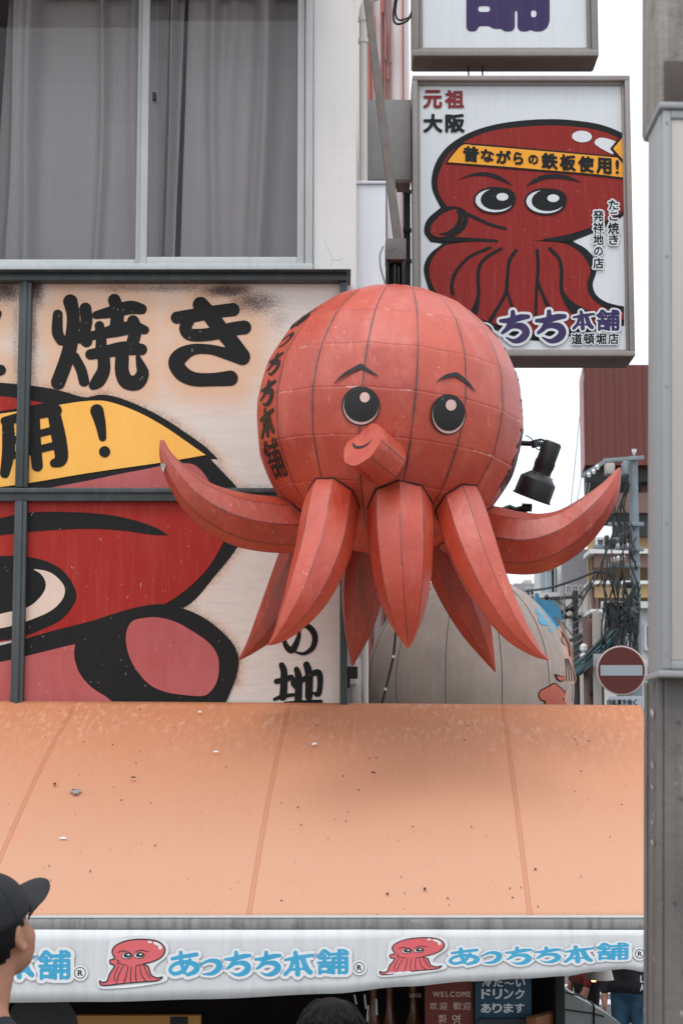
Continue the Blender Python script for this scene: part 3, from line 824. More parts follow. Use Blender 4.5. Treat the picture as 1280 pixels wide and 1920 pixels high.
A.poly([(-800, 740), (0, 602), (95, 577), (200, 547), (340, 511), (440, 479), (520, 459), (600, 452), (665, 467), (740, 500), (800, 545), (850, 600), (868, 650), (860, 710), (840, 765), (810, 840), (800, 950), (-800, 950)], 'ink', 3.5, 's', Z5)
A.poly([(-800, 780), (0, 663), (95, 641), (180, 620), (275, 597), (272, 640), (290, 700), (330, 750), (400, 798), (440, 840), (460, 950), (-800, 950)], 'bpink', 5, 's', Z5)
A.poly([(480, 516), (520, 503), (575, 500), (640, 517), (700, 550), (760, 592), (790, 635), (797, 680), (790, 730), (770, 765), (740, 785), (680, 783), (600, 770), (540, 740), (490, 680), (465, 620), (460, 560)], 'bpink', 5, True, Z5)
A.build('painted_octopus_face', pBR)
T_ = Art(pm, ['ink'])
T_.strokes(yk, 'ink', 1.5, 1.2)
T_.strokes([[(Z4(x, y) + (r / 2.,)) for x, y, r in s] for ch in '用!' for s in HAND[ch]], 'ink', 4.5, 1.2)
T_.build('lettering', pTR)
for ch in 'の地':
    T_ = Art(pm, ['ink']); T_.strokes([[(ZB(x, y) + (r / 4.267,)) for x, y, r in s] for s in HAND[ch]], 'ink', 1.5, 1.); T_.build('lettering', pBR)

# ------------------------------------------------------------------ projecting signs
SY = 10.3
def sign_casing(root, px0, px1, py0, py1, depth, lip, rimw):
    """metal casing with a stepped lip round an opal panel"""
    m = MB(); x0, x1 = X(px0, SY, (py0 + py1) / 2), X(px1, SY, (py0 + py1) / 2); z1, z0 = Z(py0, SY), Z(py1, SY)
    a = rimw / 290.
    m.box(x0, x1, SY, SY + depth, z1 - a, z1); m.box(x0, x1, SY, SY + depth, z0, z0 + a)
    m.box(x0, x0 + a, SY + .001, SY + depth, z0 + a, z1 - a); m.box(x1 - a, x1, SY + .001, SY + depth, z0 + a, z1 - a)
    b = a + lip / 290.
    m.box(x0 + a, x1 - a, SY + .03, SY + depth - .02, z1 - b, z1 - a); m.box(x0 + a, x1 - a, SY + .03, SY + depth - .02, z0 + a, z0 + b)
    m.box(x0 + a, x0 + b, SY + .03, SY + depth - .02, z0 + b, z1 - b); m.box(x1 - b, x1 - a, SY + .03, SY + depth - .02, z0 + b, z1 - b)
    m.build('casing', 's_frame', root)
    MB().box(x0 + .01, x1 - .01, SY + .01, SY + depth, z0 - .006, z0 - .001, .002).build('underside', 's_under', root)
    p = MB(); yp = SY + .055
    p.box(x0 + b - .004, x1 - b + .004, yp, yp + .03, z0 + b - .004, z1 - b + .004, 0)
    return p.build('panel', 's_white', root), yp
sg = empty('hanging_sign', (X(980, SY), SY + .15, Z(690, SY)), 'tall light box sign with a red octopus wearing an orange headband', 'sign')
pan, yp = sign_casing(sg, 774, 1185, 141, 667, .30, 5, 10)
Z3 = zoom(760, 120, 2.783)
A = Art(plane_map(yp), ['s_red', 's_black', 's_orange', 's_white'])
RX = 1130
A.poly([(600, 296), (770, 288), (900, 297), (1010, 315), (1080, 338), (1132, 362), (1134, 790), (1100, 820), (1040, 850), (970, 885), (868, 925), (940, 965), (985, 1020), (992, 1090), (975, 1150), (990, 1200), (1040, 1240), (1100, 1258), (1138, 1265), (1139, 1365), (1000, 1390), (860, 1420), (690, 1445), (560, 1420), (350, 1340), (250, 1300), (150, 1230), (105, 1130), (95, 1060), (120, 1000), (192, 938), (130, 930), (97, 880), (108, 820), (182, 750), (140, 660), (135, 600), (160, 510), (220, 430), (330, 360), (450, 320)], 's_black', 1, 's', Z3)
A.poly([(600, 330), (770, 322), (900, 330), (1010, 350), (1080, 374), (1131, 398), (1132, 770), (1090, 800), (1030, 826), (950, 858), (870, 884), (725, 917), (600, 932), (475, 927), (330, 917), (250, 905), (310, 860), (325, 800), (310, 765), (260, 745), (215, 744), (180, 690), (165, 620), (190, 530), (240, 455), (340, 390), (450, 350)], 's_red', 2, 's', Z3)
A.poly([(205, 950), (290, 934), (475, 925), (600, 928), (735, 928), (830, 940), (895, 975), (943, 1030), (962, 1080), (945, 1150), (957, 1205), (1000, 1252), (1060, 1283), (1136, 1296), (1137, 1335), (1000, 1350), (850, 1385), (600, 1392), (350, 1312), (230, 1240), (160, 1190), (130, 1130), (125, 1060), (147, 1005)], 's_red', 2.3, 's', Z3)
A.poly([(130, 882), (140, 835), (195, 782), (255, 760), (290, 772), (300, 810), (280, 855), (235, 890), (175, 906)], 's_red', 3, True, Z3)
SL = [[(285, 768, 8), (315, 800, 10), (300, 850, 10), (245, 900, 8)], [(270, 768, 7), (286, 800, 12), (268, 850, 12), (222, 884, 9), (180, 890, 5)], [(322, 784, 9), (430, 835, 8), (520, 860, 7)],
      [(200, 915, 14), (350, 918, 9), (475, 925, 7)], [(725, 918, 6), (800, 915, 14), (868, 906, 20)],
      [(440, 960, 8), (330, 1010, 8), (260, 1090, 9), (240, 1160, 9), (245, 1200, 10)], [(498, 965, 8), (410, 1020, 9), (378, 1090, 9), (380, 1200, 9), (366, 1270, 16), (352, 1310, 20)],
      [(575, 975, 9), (540, 1030, 9), (530, 1120, 9), (520, 1200, 9), (470, 1290, 9), (440, 1340, 12)], [(530, 1190, 6), (555, 1270, 8)], [(685, 975, 9), (690, 1060, 9), (682, 1180, 8), (678, 1310, 8)],
      [(690, 1140, 8), (720, 1220, 9), (750, 1280, 12)], [(750, 965, 9), (800, 1020, 9), (812, 1090, 10), (812, 1180, 10), (850, 1250, 20), (900, 1290, 26), (1000, 1320, 14), (1120, 1340, 8)]]
A.strokes(SL, 's_black', 3.5, 3.2, Z3)
A.poly([(205, 522), (232, 478), (292, 416), (350, 418), (700, 447), (1132, 486), (1132, 604), (1000, 588), (700, 563), (400, 538)], 's_black', 4, 's', Z3)
A.poly([(219, 515), (242, 482), (303, 424), (350, 427), (700, 456), (1131, 494), (1131, 594), (1000, 578), (700, 553), (400, 528)], 's_orange', 4.6, 's', Z3)
A.poly([(985, 405), (1010, 388), (1050, 392), (1098, 412), (1076, 440), (1080, 472), (1030, 450), (990, 424)], 's_white', 4.2, True, Z3)
A.poly([(1064, 445), (1131, 362), (1131, 524)], 's_black', 5, 's', Z3); A.poly([(1080, 445), (1131, 384), (1131, 502)], 's_orange', 5.6, 's', Z3)
A.ellipse(918, 381, 52, 30, 's_white', 4.2, .05, Z3)
A.poly([(270, 606), (350, 573), (420, 567), (500, 592), (557, 637), (480, 605), (420, 587), (350, 587)], 's_black', 4, 's', Z3)
A.poly([(624, 642), (680, 594), (750, 577), (850, 587), (917, 621), (840, 605), (750, 600), (690, 616)], 's_black', 4, 's', Z3)
for ex, ey, hx, hy in ((462, 715, 503, 697), (727, 721, 768, 704)):
    A.ellipse(ex, ey, 109, 71, 's_black', 5, .04, Z3); A.ellipse(ex - 1, ey + 1, 98, 60, 's_white', 5.6, .04, Z3)
    A.ellipse(ex + 20, ey - 9, 92, 58, 's_black', 6.2, -.1, Z3); A.ellipse(hx, hy, 31, 20, 's_white', 6.8, 0, Z3)
A.build('octopus_emblem', pan)
T_ = Art(plane_map(yp), ['s_black', 's_white', 's_purple', 's_maroon', 's_orange'])
def Z3b(x, y): return Z3(x, y)
for ch, x0, x1 in (('元', 92, 190), ('祖', 205, 305)): T_.char(ch, x0, 137, x1, 233, 's_maroon', 3, bold=.045, T=Z3)
for ch, x0, x1 in (('大', 92, 192), ('阪', 206, 308)): T_.char(ch, x0, 262, x1, 360, 's_black', 3, bold=.045, T=Z3)
band = [('昔', 298, 383, 82), ('な', 390, 460, 66), ('が', 470, 548, 72), ('ら', 560, 612, 66), ('の', 638, 690, 50), ('鉄', 706, 792, 84), ('板', 802, 886, 84), ('使', 897, 980, 84), ('用', 992, 1072, 84), ('!', 1092, 1110, 72)]
for ch, x0, x1, h in band:
    xm = (x0 + x1) / 2; ym = 474 + (xm - 340) * .088
    T_.char(ch, x0, ym - h / 2, x1, ym + h / 2, 's_black', 7, bold=.05 if ch != '!' else .02, slope=.088, hand=False, T=Z3)
for i, (ch, s) in enumerate(zip('たこ焼き', (52, 44, 60, 52))): T_.char(ch, 1082 - s / 2, 738 + i * 61 - s / 2, 1082 + s / 2, 738 + i * 61 + s / 2, 's_black', 7, bold=.03, halo=[(.12, 's_white')], hand=False, T=Z3)
for i, ch in enumerate('発祥地の店'): s = 46 if ch == 'の' else 56; T_.char(ch, 1003 - s / 2, 795 + i * 62 - s / 2, 1003 + s / 2, 795 + i * 62 + s / 2, 's_black', 7, bold=.03, halo=[(.12, 's_white')], hand=False, T=Z3)
for ch, x0, y0, x1, y1 in (('あ', 120, 1310, 290, 1480), ('っ', 330, 1360, 455, 1470), ('ち', 485, 1286, 648, 1462), ('ち', 672, 1284, 838, 1462), ('本', 866, 1288, 984, 1394), ('舗', 992, 1284, 1114, 1396)):
    T_.char(ch, x0, y0, x1, y1, 's_purple', 8, halo=[(.075, 's_white')], bold=.0 if ch in HAND else .035, T=Z3)
for i, ch in enumerate('道頓堀店'): T_.char(ch, 862 + i * 63.5, 1408, 918 + i * 63.5, 1466, 's_black', 8.5, bold=.03, halo=[(.09, 's_white')], T=Z3)
T_.build('lettering', pan)
brk = MB(); brk.box(X(680, 10.45), X(773, 10.45), 10.42, 10.62, Z(340, 10.45), Z(190, 10.45)); brk.build('wall_bracket', 'grey_metal', sg)
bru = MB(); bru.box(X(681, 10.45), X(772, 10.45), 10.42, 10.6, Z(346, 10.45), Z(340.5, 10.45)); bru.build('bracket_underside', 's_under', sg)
for x_ in (X(885, 10.45), X(912, 10.45)):
    MB().tube([(x_, 10.45, Z(143, 10.45)), (x_, 10.45, Z(100, 10.45))], .006).build('hanger_rod', 'darkm', sg)
sg2 = empty('hanging_sign', (X(940, SY), SY + .1, Z(130, SY)), 'upper light box sign cut off at the sky with purple lettering', 'sign')
pan2, yp2 = sign_casing(sg2, 771, 1116, -560, 104, .24, 8, 13)
T_ = Art(plane_map(yp2), ['s_purple'])
T_.char('舗', 862, -120, 1032, 59, 's_purple', 1.5, bold=.045)
T_.char('本', 862, -330, 1032, -150, 's_purple', 1.5)
T_.build('lettering', pan2)
lp = MB(); lp.tube(catmull([at(742, -10, 10.4), at(737, 30, 10.4), at(744, 45, 10.4), at(764, 38, 10.4), at(772, 20, 10.4)], 8), .008, 8)
lp.tube(catmull([at(745, -10, 10.42), at(741, 25, 10.42), at(750, 38, 10.42), at(772, 30, 10.42)], 8), .007, 8)
lp.build('supply_cable', 'cable', sg2)

# ------------------------------------------------------------------ pipe, cabinet, brace
PY = 9.15
pp = empty('drainpipe', (X(681, PY), PY, 0), 'pale vertical drainpipe with an elbow at the corner of the white pier', 'pipe')
px_ = X(681, PY, 200)
MB().tube([(px_, PY, 0), (px_, PY, Z(40, PY))], .024, 14).build('pipe', 'white_pipe', pp)
MB().tube(catmull([(px_, PY, Z(40, PY)), (px_, PY, Z(20, PY)), (px_ + .015, PY, Z(8, PY)), (px_ + .06, PY, Z(-4, PY)), (px_ + .2, PY, Z(-20, PY))], 5), .024, 14).build('elbow', 'white_pipe', pp)
for py in (36, 76): MB().lathe((px_, PY, Z(py + 5, PY)), (0, 0, 1), [(0, .024), (0, .030), (.028, .030), (.028, .024)], 16).build('pipe_clamp', 'white_pipe', pp)
cb = empty('white_cabinet', (X(692, PY), PY, Z(560, PY)), 'plain white metal cabinet under the grey bracket beside the pier', 'cabinet')
MB().box(X(658, 9.05), X(724, 9.05), 9.0, 9.35, Z(900, 9.05), Z(352, 9.05)).build('body', 'white_box', cb)
MB().box(X(656, 9.05), X(727, 9.05), 8.985, 9.36, Z(352, 9.05) + .001, Z(346, 9.05)).build('lid', 'white_box', cb)
MB().box(X(727, 9.4), X(745, 9.4), 9.38, 9.4, Z(900, 9.4), Z(356, 9.4)).build('side_panel', 'white_box', cb)
br = empty('support_arm', at(740, 528, 7.92), 'rusty diagonal steel bar ending in a weathered box above the round octopus head', 'support')
MB().bar(at(681, -60, 8.85), at(748, 470, 7.92), .045, .03).build('bar', 'rusty', br)
MB().bar(at(676, -60, 8.88), at(742, 470, 7.95), .012, .05).build('bar_flange', 'darkm', br)
c0 = at(741, 474, 7.9)
MB().box(c0.x - .052, c0.x + .052, 7.83, 7.97, Z(494, 7.9), Z(455, 7.9)).build('junction_box', 'boxm', br)
hb = MB(); c1 = at(737, 540, 7.92); zt = Z(494, 7.9)
hb.box(c0.x - .05, c0.x - .035, 7.84, 7.96, c1.z - .04, zt); hb.box(c0.x + .03, c0.x + .045, 7.84, 7.96, c1.z - .04, zt); hb.box(c0.x - .036, c0.x + .031, 7.91, 7.925, c1.z - .04, zt)
hb.box(c0.x - .012, c0.x + .002, 7.85, 7.87, c1.z - .02, zt - .02); hb.box(c0.x + .01, c0.x + .02, 7.85, 7.87, c1.z - .02, zt - .03)
hb.build('hanger', 'black', br)
MB().tube(catmull([at(718, 462, 7.84), at(712, 480, 7.83), at(714, 505, 7.83), at(722, 532, 7.84)], 6), .005).build('wire', 'cable_grey', br)

# ------------------------------------------------------------------ the giant octopus
OY = 7.9
OC = at(730, 789, OY); OR = 257 / FPX * OY * 1.0
octo = empty('giant_octopus', OC - Vector((0, 0, 1.2)), 'giant red sheet metal octopus sculpture hanging over the orange awning', 'sculpture')
ROLL = Matrix.Rotation(R(5), 3, 'Y')
GORE = 360 / 17; SEAM0 = 8.7
def sph(lon, lat, lift=0.):
    """point of the gored head at longitude and latitude in degrees"""
    g = (lon - SEAM0) / GORE; f = g - math.floor(g)
    bulge = 1 - .013 * math.sin(math.pi * f) ** 1.0 * math.cos(R(lat))
    b = lat / 19.; fb = b - math.floor(b)
    bulge -= .006 * math.sin(math.pi * fb) + .004 * mnoise.noise((lon * .06, lat * .06, 3))
    r = OR * bulge + lift
    cl = math.cos(R(lat))
    return OC + ROLL @ Vector((r * cl * math.sin(R(lon)), -r * cl * math.cos(R(lon)), r * math.sin(R(lat))))
V, F, UV = [], [], []
NL, NB = 17 * 6, 76
for j in range(NB + 1):
    for i in range(NL):
        V.append(sph(SEAM0 + i * 360 / NL, -90 + 180 * j / NB))
for j in range(NB):
    for i in range(NL):
        a, b = j * NL + i, j * NL + (i + 1) % NL
        F.append((a, b, b + NL, a + NL))
        u0, u1 = i / 6, (i + 1) / 6; v0, v1 = (-90 + 180 * j / NB) / 19 + 10, (-90 + 180 * (j + 1) / NB) / 19 + 10
        UV += [(u0, v0), (u1, v0), (u1, v1), (u0, v1)]
head = mesh('head', V, F, 'octo', octo, UV=UV, smooth=180)
def pix_sphere(px, py, lift):
    """where the sight line of the surveyed point meets the head"""
    d = ray(px, py).normalized(); oc = CAM - OC; r = OR * .994 + lift
    b = oc.dot(d); c = oc.dot(oc) - r * r; disc = b * b - c
    return CAM + d * (-b - math.sqrt(max(disc, 0)))
ZH = zoom(460, 500, 2.37)
for (ex, ey, rx, ry, hx, hy, hr) in ((676, 761, 36, 37, 683.5, 745, 9.2), (840, 777, 33, 38, 845, 759.5, 10)):
    E_ = Art(pix_sphere, ['octo_black'], .003); E_.disc_grid(ex, ey, rx, ry, 'octo_black', 1); eo = E_.build('eye', head)
    E_ = Art(pix_sphere, ['octo_white', 'octo_black'], .003)
    E_.disc_grid(ex + .5, ey + .5, rx - 2.5, ry - 2.5, 'octo_white', 1.8); E_.disc_grid(ex + 1, ey - 2.5, rx - 3.2, ry - 4.5, 'octo_black', 2.6)
    E_.disc_grid(hx, hy, hr, hr * 1.05, 'octo_white', 3.4, 3, 20); E_.build('pupil', head)
for P in ([[(395, 518, 2), (440, 478, 7), (512, 441, 11)], [(512, 441, 11), (548, 462, 7), (589, 486, 1.5)]], [[(851, 511, 1.5), (890, 488, 8), (936, 478, 10)], [(936, 478, 10), (980, 510, 8), (1021, 556, 1.5)]]):
    B_ = Art(lambda x, y, l: pix_sphere(*ZH(x, y), l), ['octo_black'], .003); B_.strokes(P, 'octo_black', 1, 3.)
    B_.build('eyebrow', head)
SIDE = (('あ', 39.5, 16, 11.5), ('っ', 27, 13, 7), ('ち', 15, 15, 11), ('ち', 2, 15.5, 12), ('本', -10.5, 16, 13), ('舗', -26, 17, 17))
def side_text(lon0, label_):
    T2 = Art(lambda x, y, l: sph(x, -y, l), ['octo_black'], .003)
    for ch, la, w_, h in SIDE:
        la += label_
        k = 1 / math.cos(R(la)) if la > 20 else 1.
        T2.char(ch, lon0 - w_ * k / 2, -la - h / 2, lon0 + w_ * k / 2, -la + h / 2, 'octo_black', 1, bold=.012 if ch == '舗' else .0)
    T2.build('lettering', head)
side_text(-65.2, 0); side_text(79.5, 5.5)
# spout
sb = pix_sphere(713, 861, 0)
fc = at(679, 833, sb.y - .085)
ax = (fc - sb).normalized(); Ls = (fc - sb).length
sp = MB(); o_ = sb - ax * .05; n8 = 32
up = (Vector((0, 0, 1)) - ax * ax.z).normalized(); rt = ax.cross(up)
V, F, UV = [], [], []
prof = [(0, .116), (.06, .117), (Ls * .6 + .05, .119), (Ls + .045, .120), (Ls + .05, .117)]
for j, (h, r) in enumerate(prof):
    for i in range(n8):
        th = 2 * math.pi * i / n8; fct = (th * 8 / (2 * math.pi)) % 1
        rr = r * (1 - .035 * math.sin(math.pi * fct))
        V.append(o_ + ax * h + (up * math.cos(th) + rt * math.sin(th)) * rr)
for j in range(len(prof) - 1):
    for i in range(n8):
        a, b = j * n8 + i, j * n8 + (i + 1) % n8; F.append((a, b, b + n8, a + n8))
        UV += [(i / 4, .3 + j * .05), ((i + 1) / 4, .3 + j * .05), ((i + 1) / 4, .35 + j * .05), (i / 4, .35 + j * .05)]
F.append(tuple(range((len(prof) - 1) * n8, len(prof) * n8))); UV += [(.5, .5)] * n8
spout = mesh('spout', V, F, 'octo', octo, UV=UV, smooth=32)
def face_map(x, y, l): return o_ + ax * (Ls + .052 + l) + rt * x + up * y
SM = Art(face_map, ['octo_black'], .001)
e1 = (at(646, 829, fc.y) - fc); e2 = at(660, 842, fc.y) - fc; e3 = at(696, 823, fc.y) - fc
def fl(px, py):
    d = ray(px, py); pt = CAM + d * ((fc - CAM).dot(ax) / d.dot(ax)); q = pt - fc; return (q.dot(rt), q.dot(up))
SM.strokes([[fl(661, 831) + (.0022,), fl(666, 838) + (.0065,), fl(677, 838.5) + (.006,), fl(689, 833) + (.004,), fl(697, 824) + (.0015,)]], 'octo_black', 1, .002)
SM.build('mouth', spout)
# tentacles
def tentacle(pts, n=8, rot=0., tid=0, paint='octo'):
    """pts: (px, py, depth, radius px). An eight-sided tapered tube with a grimy weld where it leaves the head"""
    P3 = []
    for px, py, Y, r in pts:
        p = at(px, py, Y); P3.append((*p, r / FPX * Y))
    C = catmull(P3, 9); up = None; rings = []
    sub = 4; N = n * sub; V, F, UV = [], [], []
    ca = math.cos(math.pi / n)
    for i, c in enumerate(C):
        p = Vector(c[:3]); q = Vector(C[min(i + 1, len(C) - 1)][:3]); o = Vector(C[max(i - 1, 0)][:3]); t = (q - o).normalized()
        if up is None:
            up = Vector((0, -1, 0)); up = (up - t * up.dot(t)).normalized()
        up = (up - t * up.dot(t)).normalized(); b = t.cross(up); ring = []
        for k in range(N):
            th = 2 * math.pi * k / N + rot; loc = ((k % sub) / sub - .5) * 2 * math.pi / n
            poly = ca / math.cos(loc) if k % sub else 1.
            rr = max(c[3], .0006) * (.12 + .88 * poly)
            ring.append(p + (up * math.cos(th) + b * math.sin(th)) * rr)
        rings.append(ring); V += ring
    ln = 0
    for i in range(len(C) - 1):
        l2 = ln + (Vector(C[i + 1][:3]) - Vector(C[i][:3])).length / .62
        for k in range(N):
            a, b = i * N + k, i * N + (k + 1) % N; F.append((a, b, b + N, a + N))
            ua, ub = k / sub + tid * 8, (k + 1) / sub + tid * 8
            UV += [(ua, ln * .3 + .2 + tid * 3), (ub, ln * .3 + .2 + tid * 3), (ub, l2 * .3 + .2 + tid * 3), (ua, l2 * .3 + .2 + tid * 3)]
        ln = l2
    F.append(tuple(range(N))[::-1]); UV += [(0, 0)] * N
    F.append(tuple(range((len(C) - 1) * N, len(C) * N))); UV += [(0, 0)] * N
    t = mesh('tentacle', V, F, paint, octo, UV=UV, smooth=28)
    # weld line where it meets the head
    loop = []
    for k in range(N):
        for i in range(len(rings) - 1):
            d0 = (rings[i][k] - OC).length - OR * .993; d1 = (rings[i + 1][k] - OC).length - OR * .993
            if d0 <= 0 < d1:
                f = d0 / (d0 - d1); loop.append(rings[i][k].lerp(rings[i + 1][k], f)); break
        else: loop.append(None)
    run = []; best = []
    for q in loop + loop:
        if q is None: run = []
        else:
            run.append(q)
            if len(run) > len(best) and len(run) <= N + 1: best = list(run)
    if len(best) > 6:
        MB().tube(best, [.0045 + .003 * rnd.random() for _ in best], 6).build('weld_seam', 'octo_dark', t)
    return t
tentacle([(640, 890, 7.62, 40), (622, 945, 7.50, 53), (606, 1030, 7.36, 54), (578, 1108, 7.28, 45), (547, 1162, 7.26, 29), (522, 1194, 7.27, 13), (502, 1210, 7.28, 1)], rot=R(8), tid=1)
tentacle([(745, 880, 7.56, 50), (749, 945, 7.48, 61), (751, 1010, 7.40, 62), (755, 1090, 7.36, 53), (759, 1150, 7.37, 37), (763, 1192, 7.40, 17), (765, 1214, 7.42, 3)], rot=R(2), tid=2)
tentacle([(845, 905, 7.62, 42), (864, 960, 7.54, 49), (883, 1020, 7.44, 50), (915, 1098, 7.36, 42), (958, 1172, 7.33, 29), (997, 1216, 7.34, 14), (1028, 1238, 7.36, 1)], rot=R(-16), tid=3)
tentacle([(640, 965, 7.95, 44), (565, 984, 7.88, 52), (480, 980, 7.80, 53), (420, 963, 7.74, 48), (370, 932, 7.70, 37), (333, 890, 7.68, 24), (312, 856, 7.68, 13), (304, 826, 7.69, 4)], rot=R(-14), tid=4, paint='octo_arm')
tentacle([(840, 985, 7.98, 50), (920, 1008, 7.92, 60), (960, 1017, 7.86, 60), (1010, 1018, 7.80, 57), (1062, 998, 7.75, 47), (1106, 962, 7.72, 36), (1140, 920, 7.72, 21), (1161, 878, 7.74, 3)], rot=R(10), tid=5, paint='octo_arm')
tentacle([(600, 970, 8.24, 46), (572, 1040, 8.28, 48), (540, 1110, 8.30, 42), (502, 1175, 8.32, 28), (470, 1215, 8.34, 12), (447, 1238, 8.35, 1)], rot=R(30), tid=6, paint='octo_rear_shade')
tentacle([(700, 960, 8.34, 44), (690, 1040, 8.40, 46), (680, 1110, 8.43, 42), (671, 1180, 8.45, 27), (664, 1225, 8.46, 11), (660, 1249, 8.46, 1)], rot=R(12), tid=7, paint='octo_rear_shade')
tentacle([(810, 960, 8.22, 46), (838, 1030, 8.26, 52), (862, 1100, 8.28, 47), (890, 1170, 8.30, 34), (913, 1225, 8.32, 15), (928, 1260, 8.33, 1)], rot=R(-8), tid=8, paint='octo_rear_shade')
mp = MB(); c2 = at(309, 876, 7.66)
mp.addmesh([c2 + Vector(v) for v in ((-.022, 0, .016), (-.004, -.012, .022), (.008, -.03, .004), (-.002, -.024, -.03), (-.016, -.004, -.012))], [(0, 4, 3, 2, 1)])
mp.build('torn_metal_patch', 'octo_metal', octo, smooth=None)

# ------------------------------------------------------------------ spot lamps beside the octopus
def spot_lamp(o, axis, k, label, q=1.2):
    root = empty('spot_lamp', o, label, 'lamp', None); a = Vector(axis).normalized(); o = Vector(o)
    WD = lambda P: [(h, r * q) for h, r in P]
    MB().lathe(o, a, WD([(0, .001), (0, .052 * k), (.012 * k, .058 * k), (.15 * k, .06 * k), (.15 * k, .064 * k), (.19 * k, .064 * k), (.205 * k, .06 * k), (.25 * k, .06 * k)]), 28).build('housing', 'lampblack', root)
    MB().lathe(o, a, WD([(.245 * k, .058 * k), (.25 * k, .066 * k), (.30 * k, .112 * k), (.31 * k, .116 * k), (.43 * k, .118 * k), (.432 * k, .124 * k), (.444 * k, .124 * k), (.444 * k, .112 * k), (.36 * k, .10 * k), (.36 * k, .001)]), 32).build('shade', 'lampblack', root)
    MB().lathe(o, a, WD([(-.004 * k, .001), (-.004 * k, .05 * k), (.004 * k, .05 * k)]), 28).build('end_cap', 'grey_metal', root)
    for ang in (0, 2.1, 4.2):
        s_ = Vector((0, 1, 0)); u_ = a.cross(s_).normalized(); v_ = a.cross(u_); d_ = u_ * math.cos(ang) + v_ * math.sin(ang)
        MB().tube([o + a * .25 * k + d_ * .055 * k, o + a * .262 * k + d_ * .1 * k], .005 * k, 6).build('clip', 'lampblack', root)
    return root
LY = 8.25
l0 = at(1036, 830, LY); l1 = at(1000, 925, LY); l1.y += .05
lk = 110 / FPX * LY / .44
lamp = spot_lamp(l0, l1 - l0, lk * 1.02, 'black spot lamp with a flared shade above the curled tentacle')
MB().tube([at(960, 830, LY + .1), at(1000, 832, LY + .02), at(1028, 834, LY)], .014, 10).build('arm', 'lampblack', lamp)
MB().tube([at(1000, 826, LY), at(1004, 838, LY)], .022, 10).build('knuckle', 'lampblack', lamp)
MB().tube(catmull([at(985, 816, LY), at(997, 824, LY), at(1004, 840, LY), at(1012, 842, LY), at(1012, 826, LY)], 6), .003, 6).build('wire', 'cable_teal', lamp)
MB().tube(catmull([at(1005, 828, LY), at(1012, 824, LY), at(1024, 828, LY)], 5), .006, 6).build('bracket', 'lampblack', lamp)
l2 = at(966, 956, 8.45)
lamp2 = spot_lamp(l2, (.35, -.1, -.9), .75, 'black lamp whose top just peeks over the curled tentacle')
MB().tube([at(940, 958, 8.45), at(955, 952, 8.45), at(966, 957, 8.45)], .018, 10).build('arm', 'lampblack', lamp2)
MB().tube([at(978, 951, 8.42), at(996, 952, 8.42)], .022, 10).build('knuckle', 'lampblack', lamp2)

# ------------------------------------------------------------------ awning
YB_, YF_ = FY - .19, 6.9
zb = (Z(1312, YB_), Z(1322, YB_)); xl, xr = -4.2, X(1192, YB_, 1320)
xrF = 1.345
zf = Z(1719, YF_)
awn = empty('awning', (-1.2, YF_, zf - .6), 'sloping faded orange awning with a white lettered valance', 'awning')
SEAM_B = [X(-258, YB_), X(145, YB_, 1312), X(544, YB_, 1312), X(943, YB_, 1320), X(1342, YB_)]
SEAM_F = [X(-570, YF_), X(-43, YF_, 1717), X(466, YF_, 1717), X(993, YF_, 1717), X(1500, YF_)]
V, F, UV = [], [], []
NXA, NYA = 160, 40
def awn_pt(s, t):
    """s along the seams (seam units -1..3.55), t 0 wall .. 1 rail"""
    k = min(max(int(math.floor(s)), 0), 3); f = s - k
    xb = SEAM_B[k] + (SEAM_B[k + 1] - SEAM_B[k]) * f; xf = SEAM_F[k] + (SEAM_F[k + 1] - SEAM_F[k]) * f
    te = t + .04 * math.sin(math.pi * t)
    x = xb + (xf - xb) * te
    zback = zb[0] + (zb[1] - zb[0]) * min(max((s - 0) / 3.6, -.5), 1)
    z = zback + (zf - zback) * t + .05 * math.sin(math.pi * t) - .016 * math.sin(math.pi * t) * (1 - abs(2 * (s % 1) - 1))
    z += .010 * mnoise.noise((s * 2.2, t * 1.6, 1)) * math.sin(math.pi * t) + .004 * math.sin(math.pi * t) * mnoise.noise((s * 9, t * 2.5, 4))
    return Vector((x, YB_ + (YF_ - YB_) * t, z))
s0, s1 = -.8, 3.63
for j in range(NYA + 1):
    for i in range(NXA + 1):
        t = j / NYA; s = s0 + (s1 - s0) * i / NXA
        if i == NXA: s = 3.63 - .0 * t
        V.append(awn_pt(s, t))
for j in range(NYA):
    for i in range(NXA):
        a = j * (NXA + 1) + i; F.append((a + NXA + 1, a + NXA + 2, a + 1, a))
        def uvp(i_, j_): return (s0 + (s1 - s0) * i_ / NXA + 10, j_ / NYA)
        UV += [uvp(i, j + 1), uvp(i + 1, j + 1), uvp(i + 1, j), uvp(i, j)]
cl = mesh('cloth', V, F, 'awn', awn, UV=UV, smooth=180)
md = cl.modifiers.new('thick', 'SOLIDIFY'); md.thickness = .004
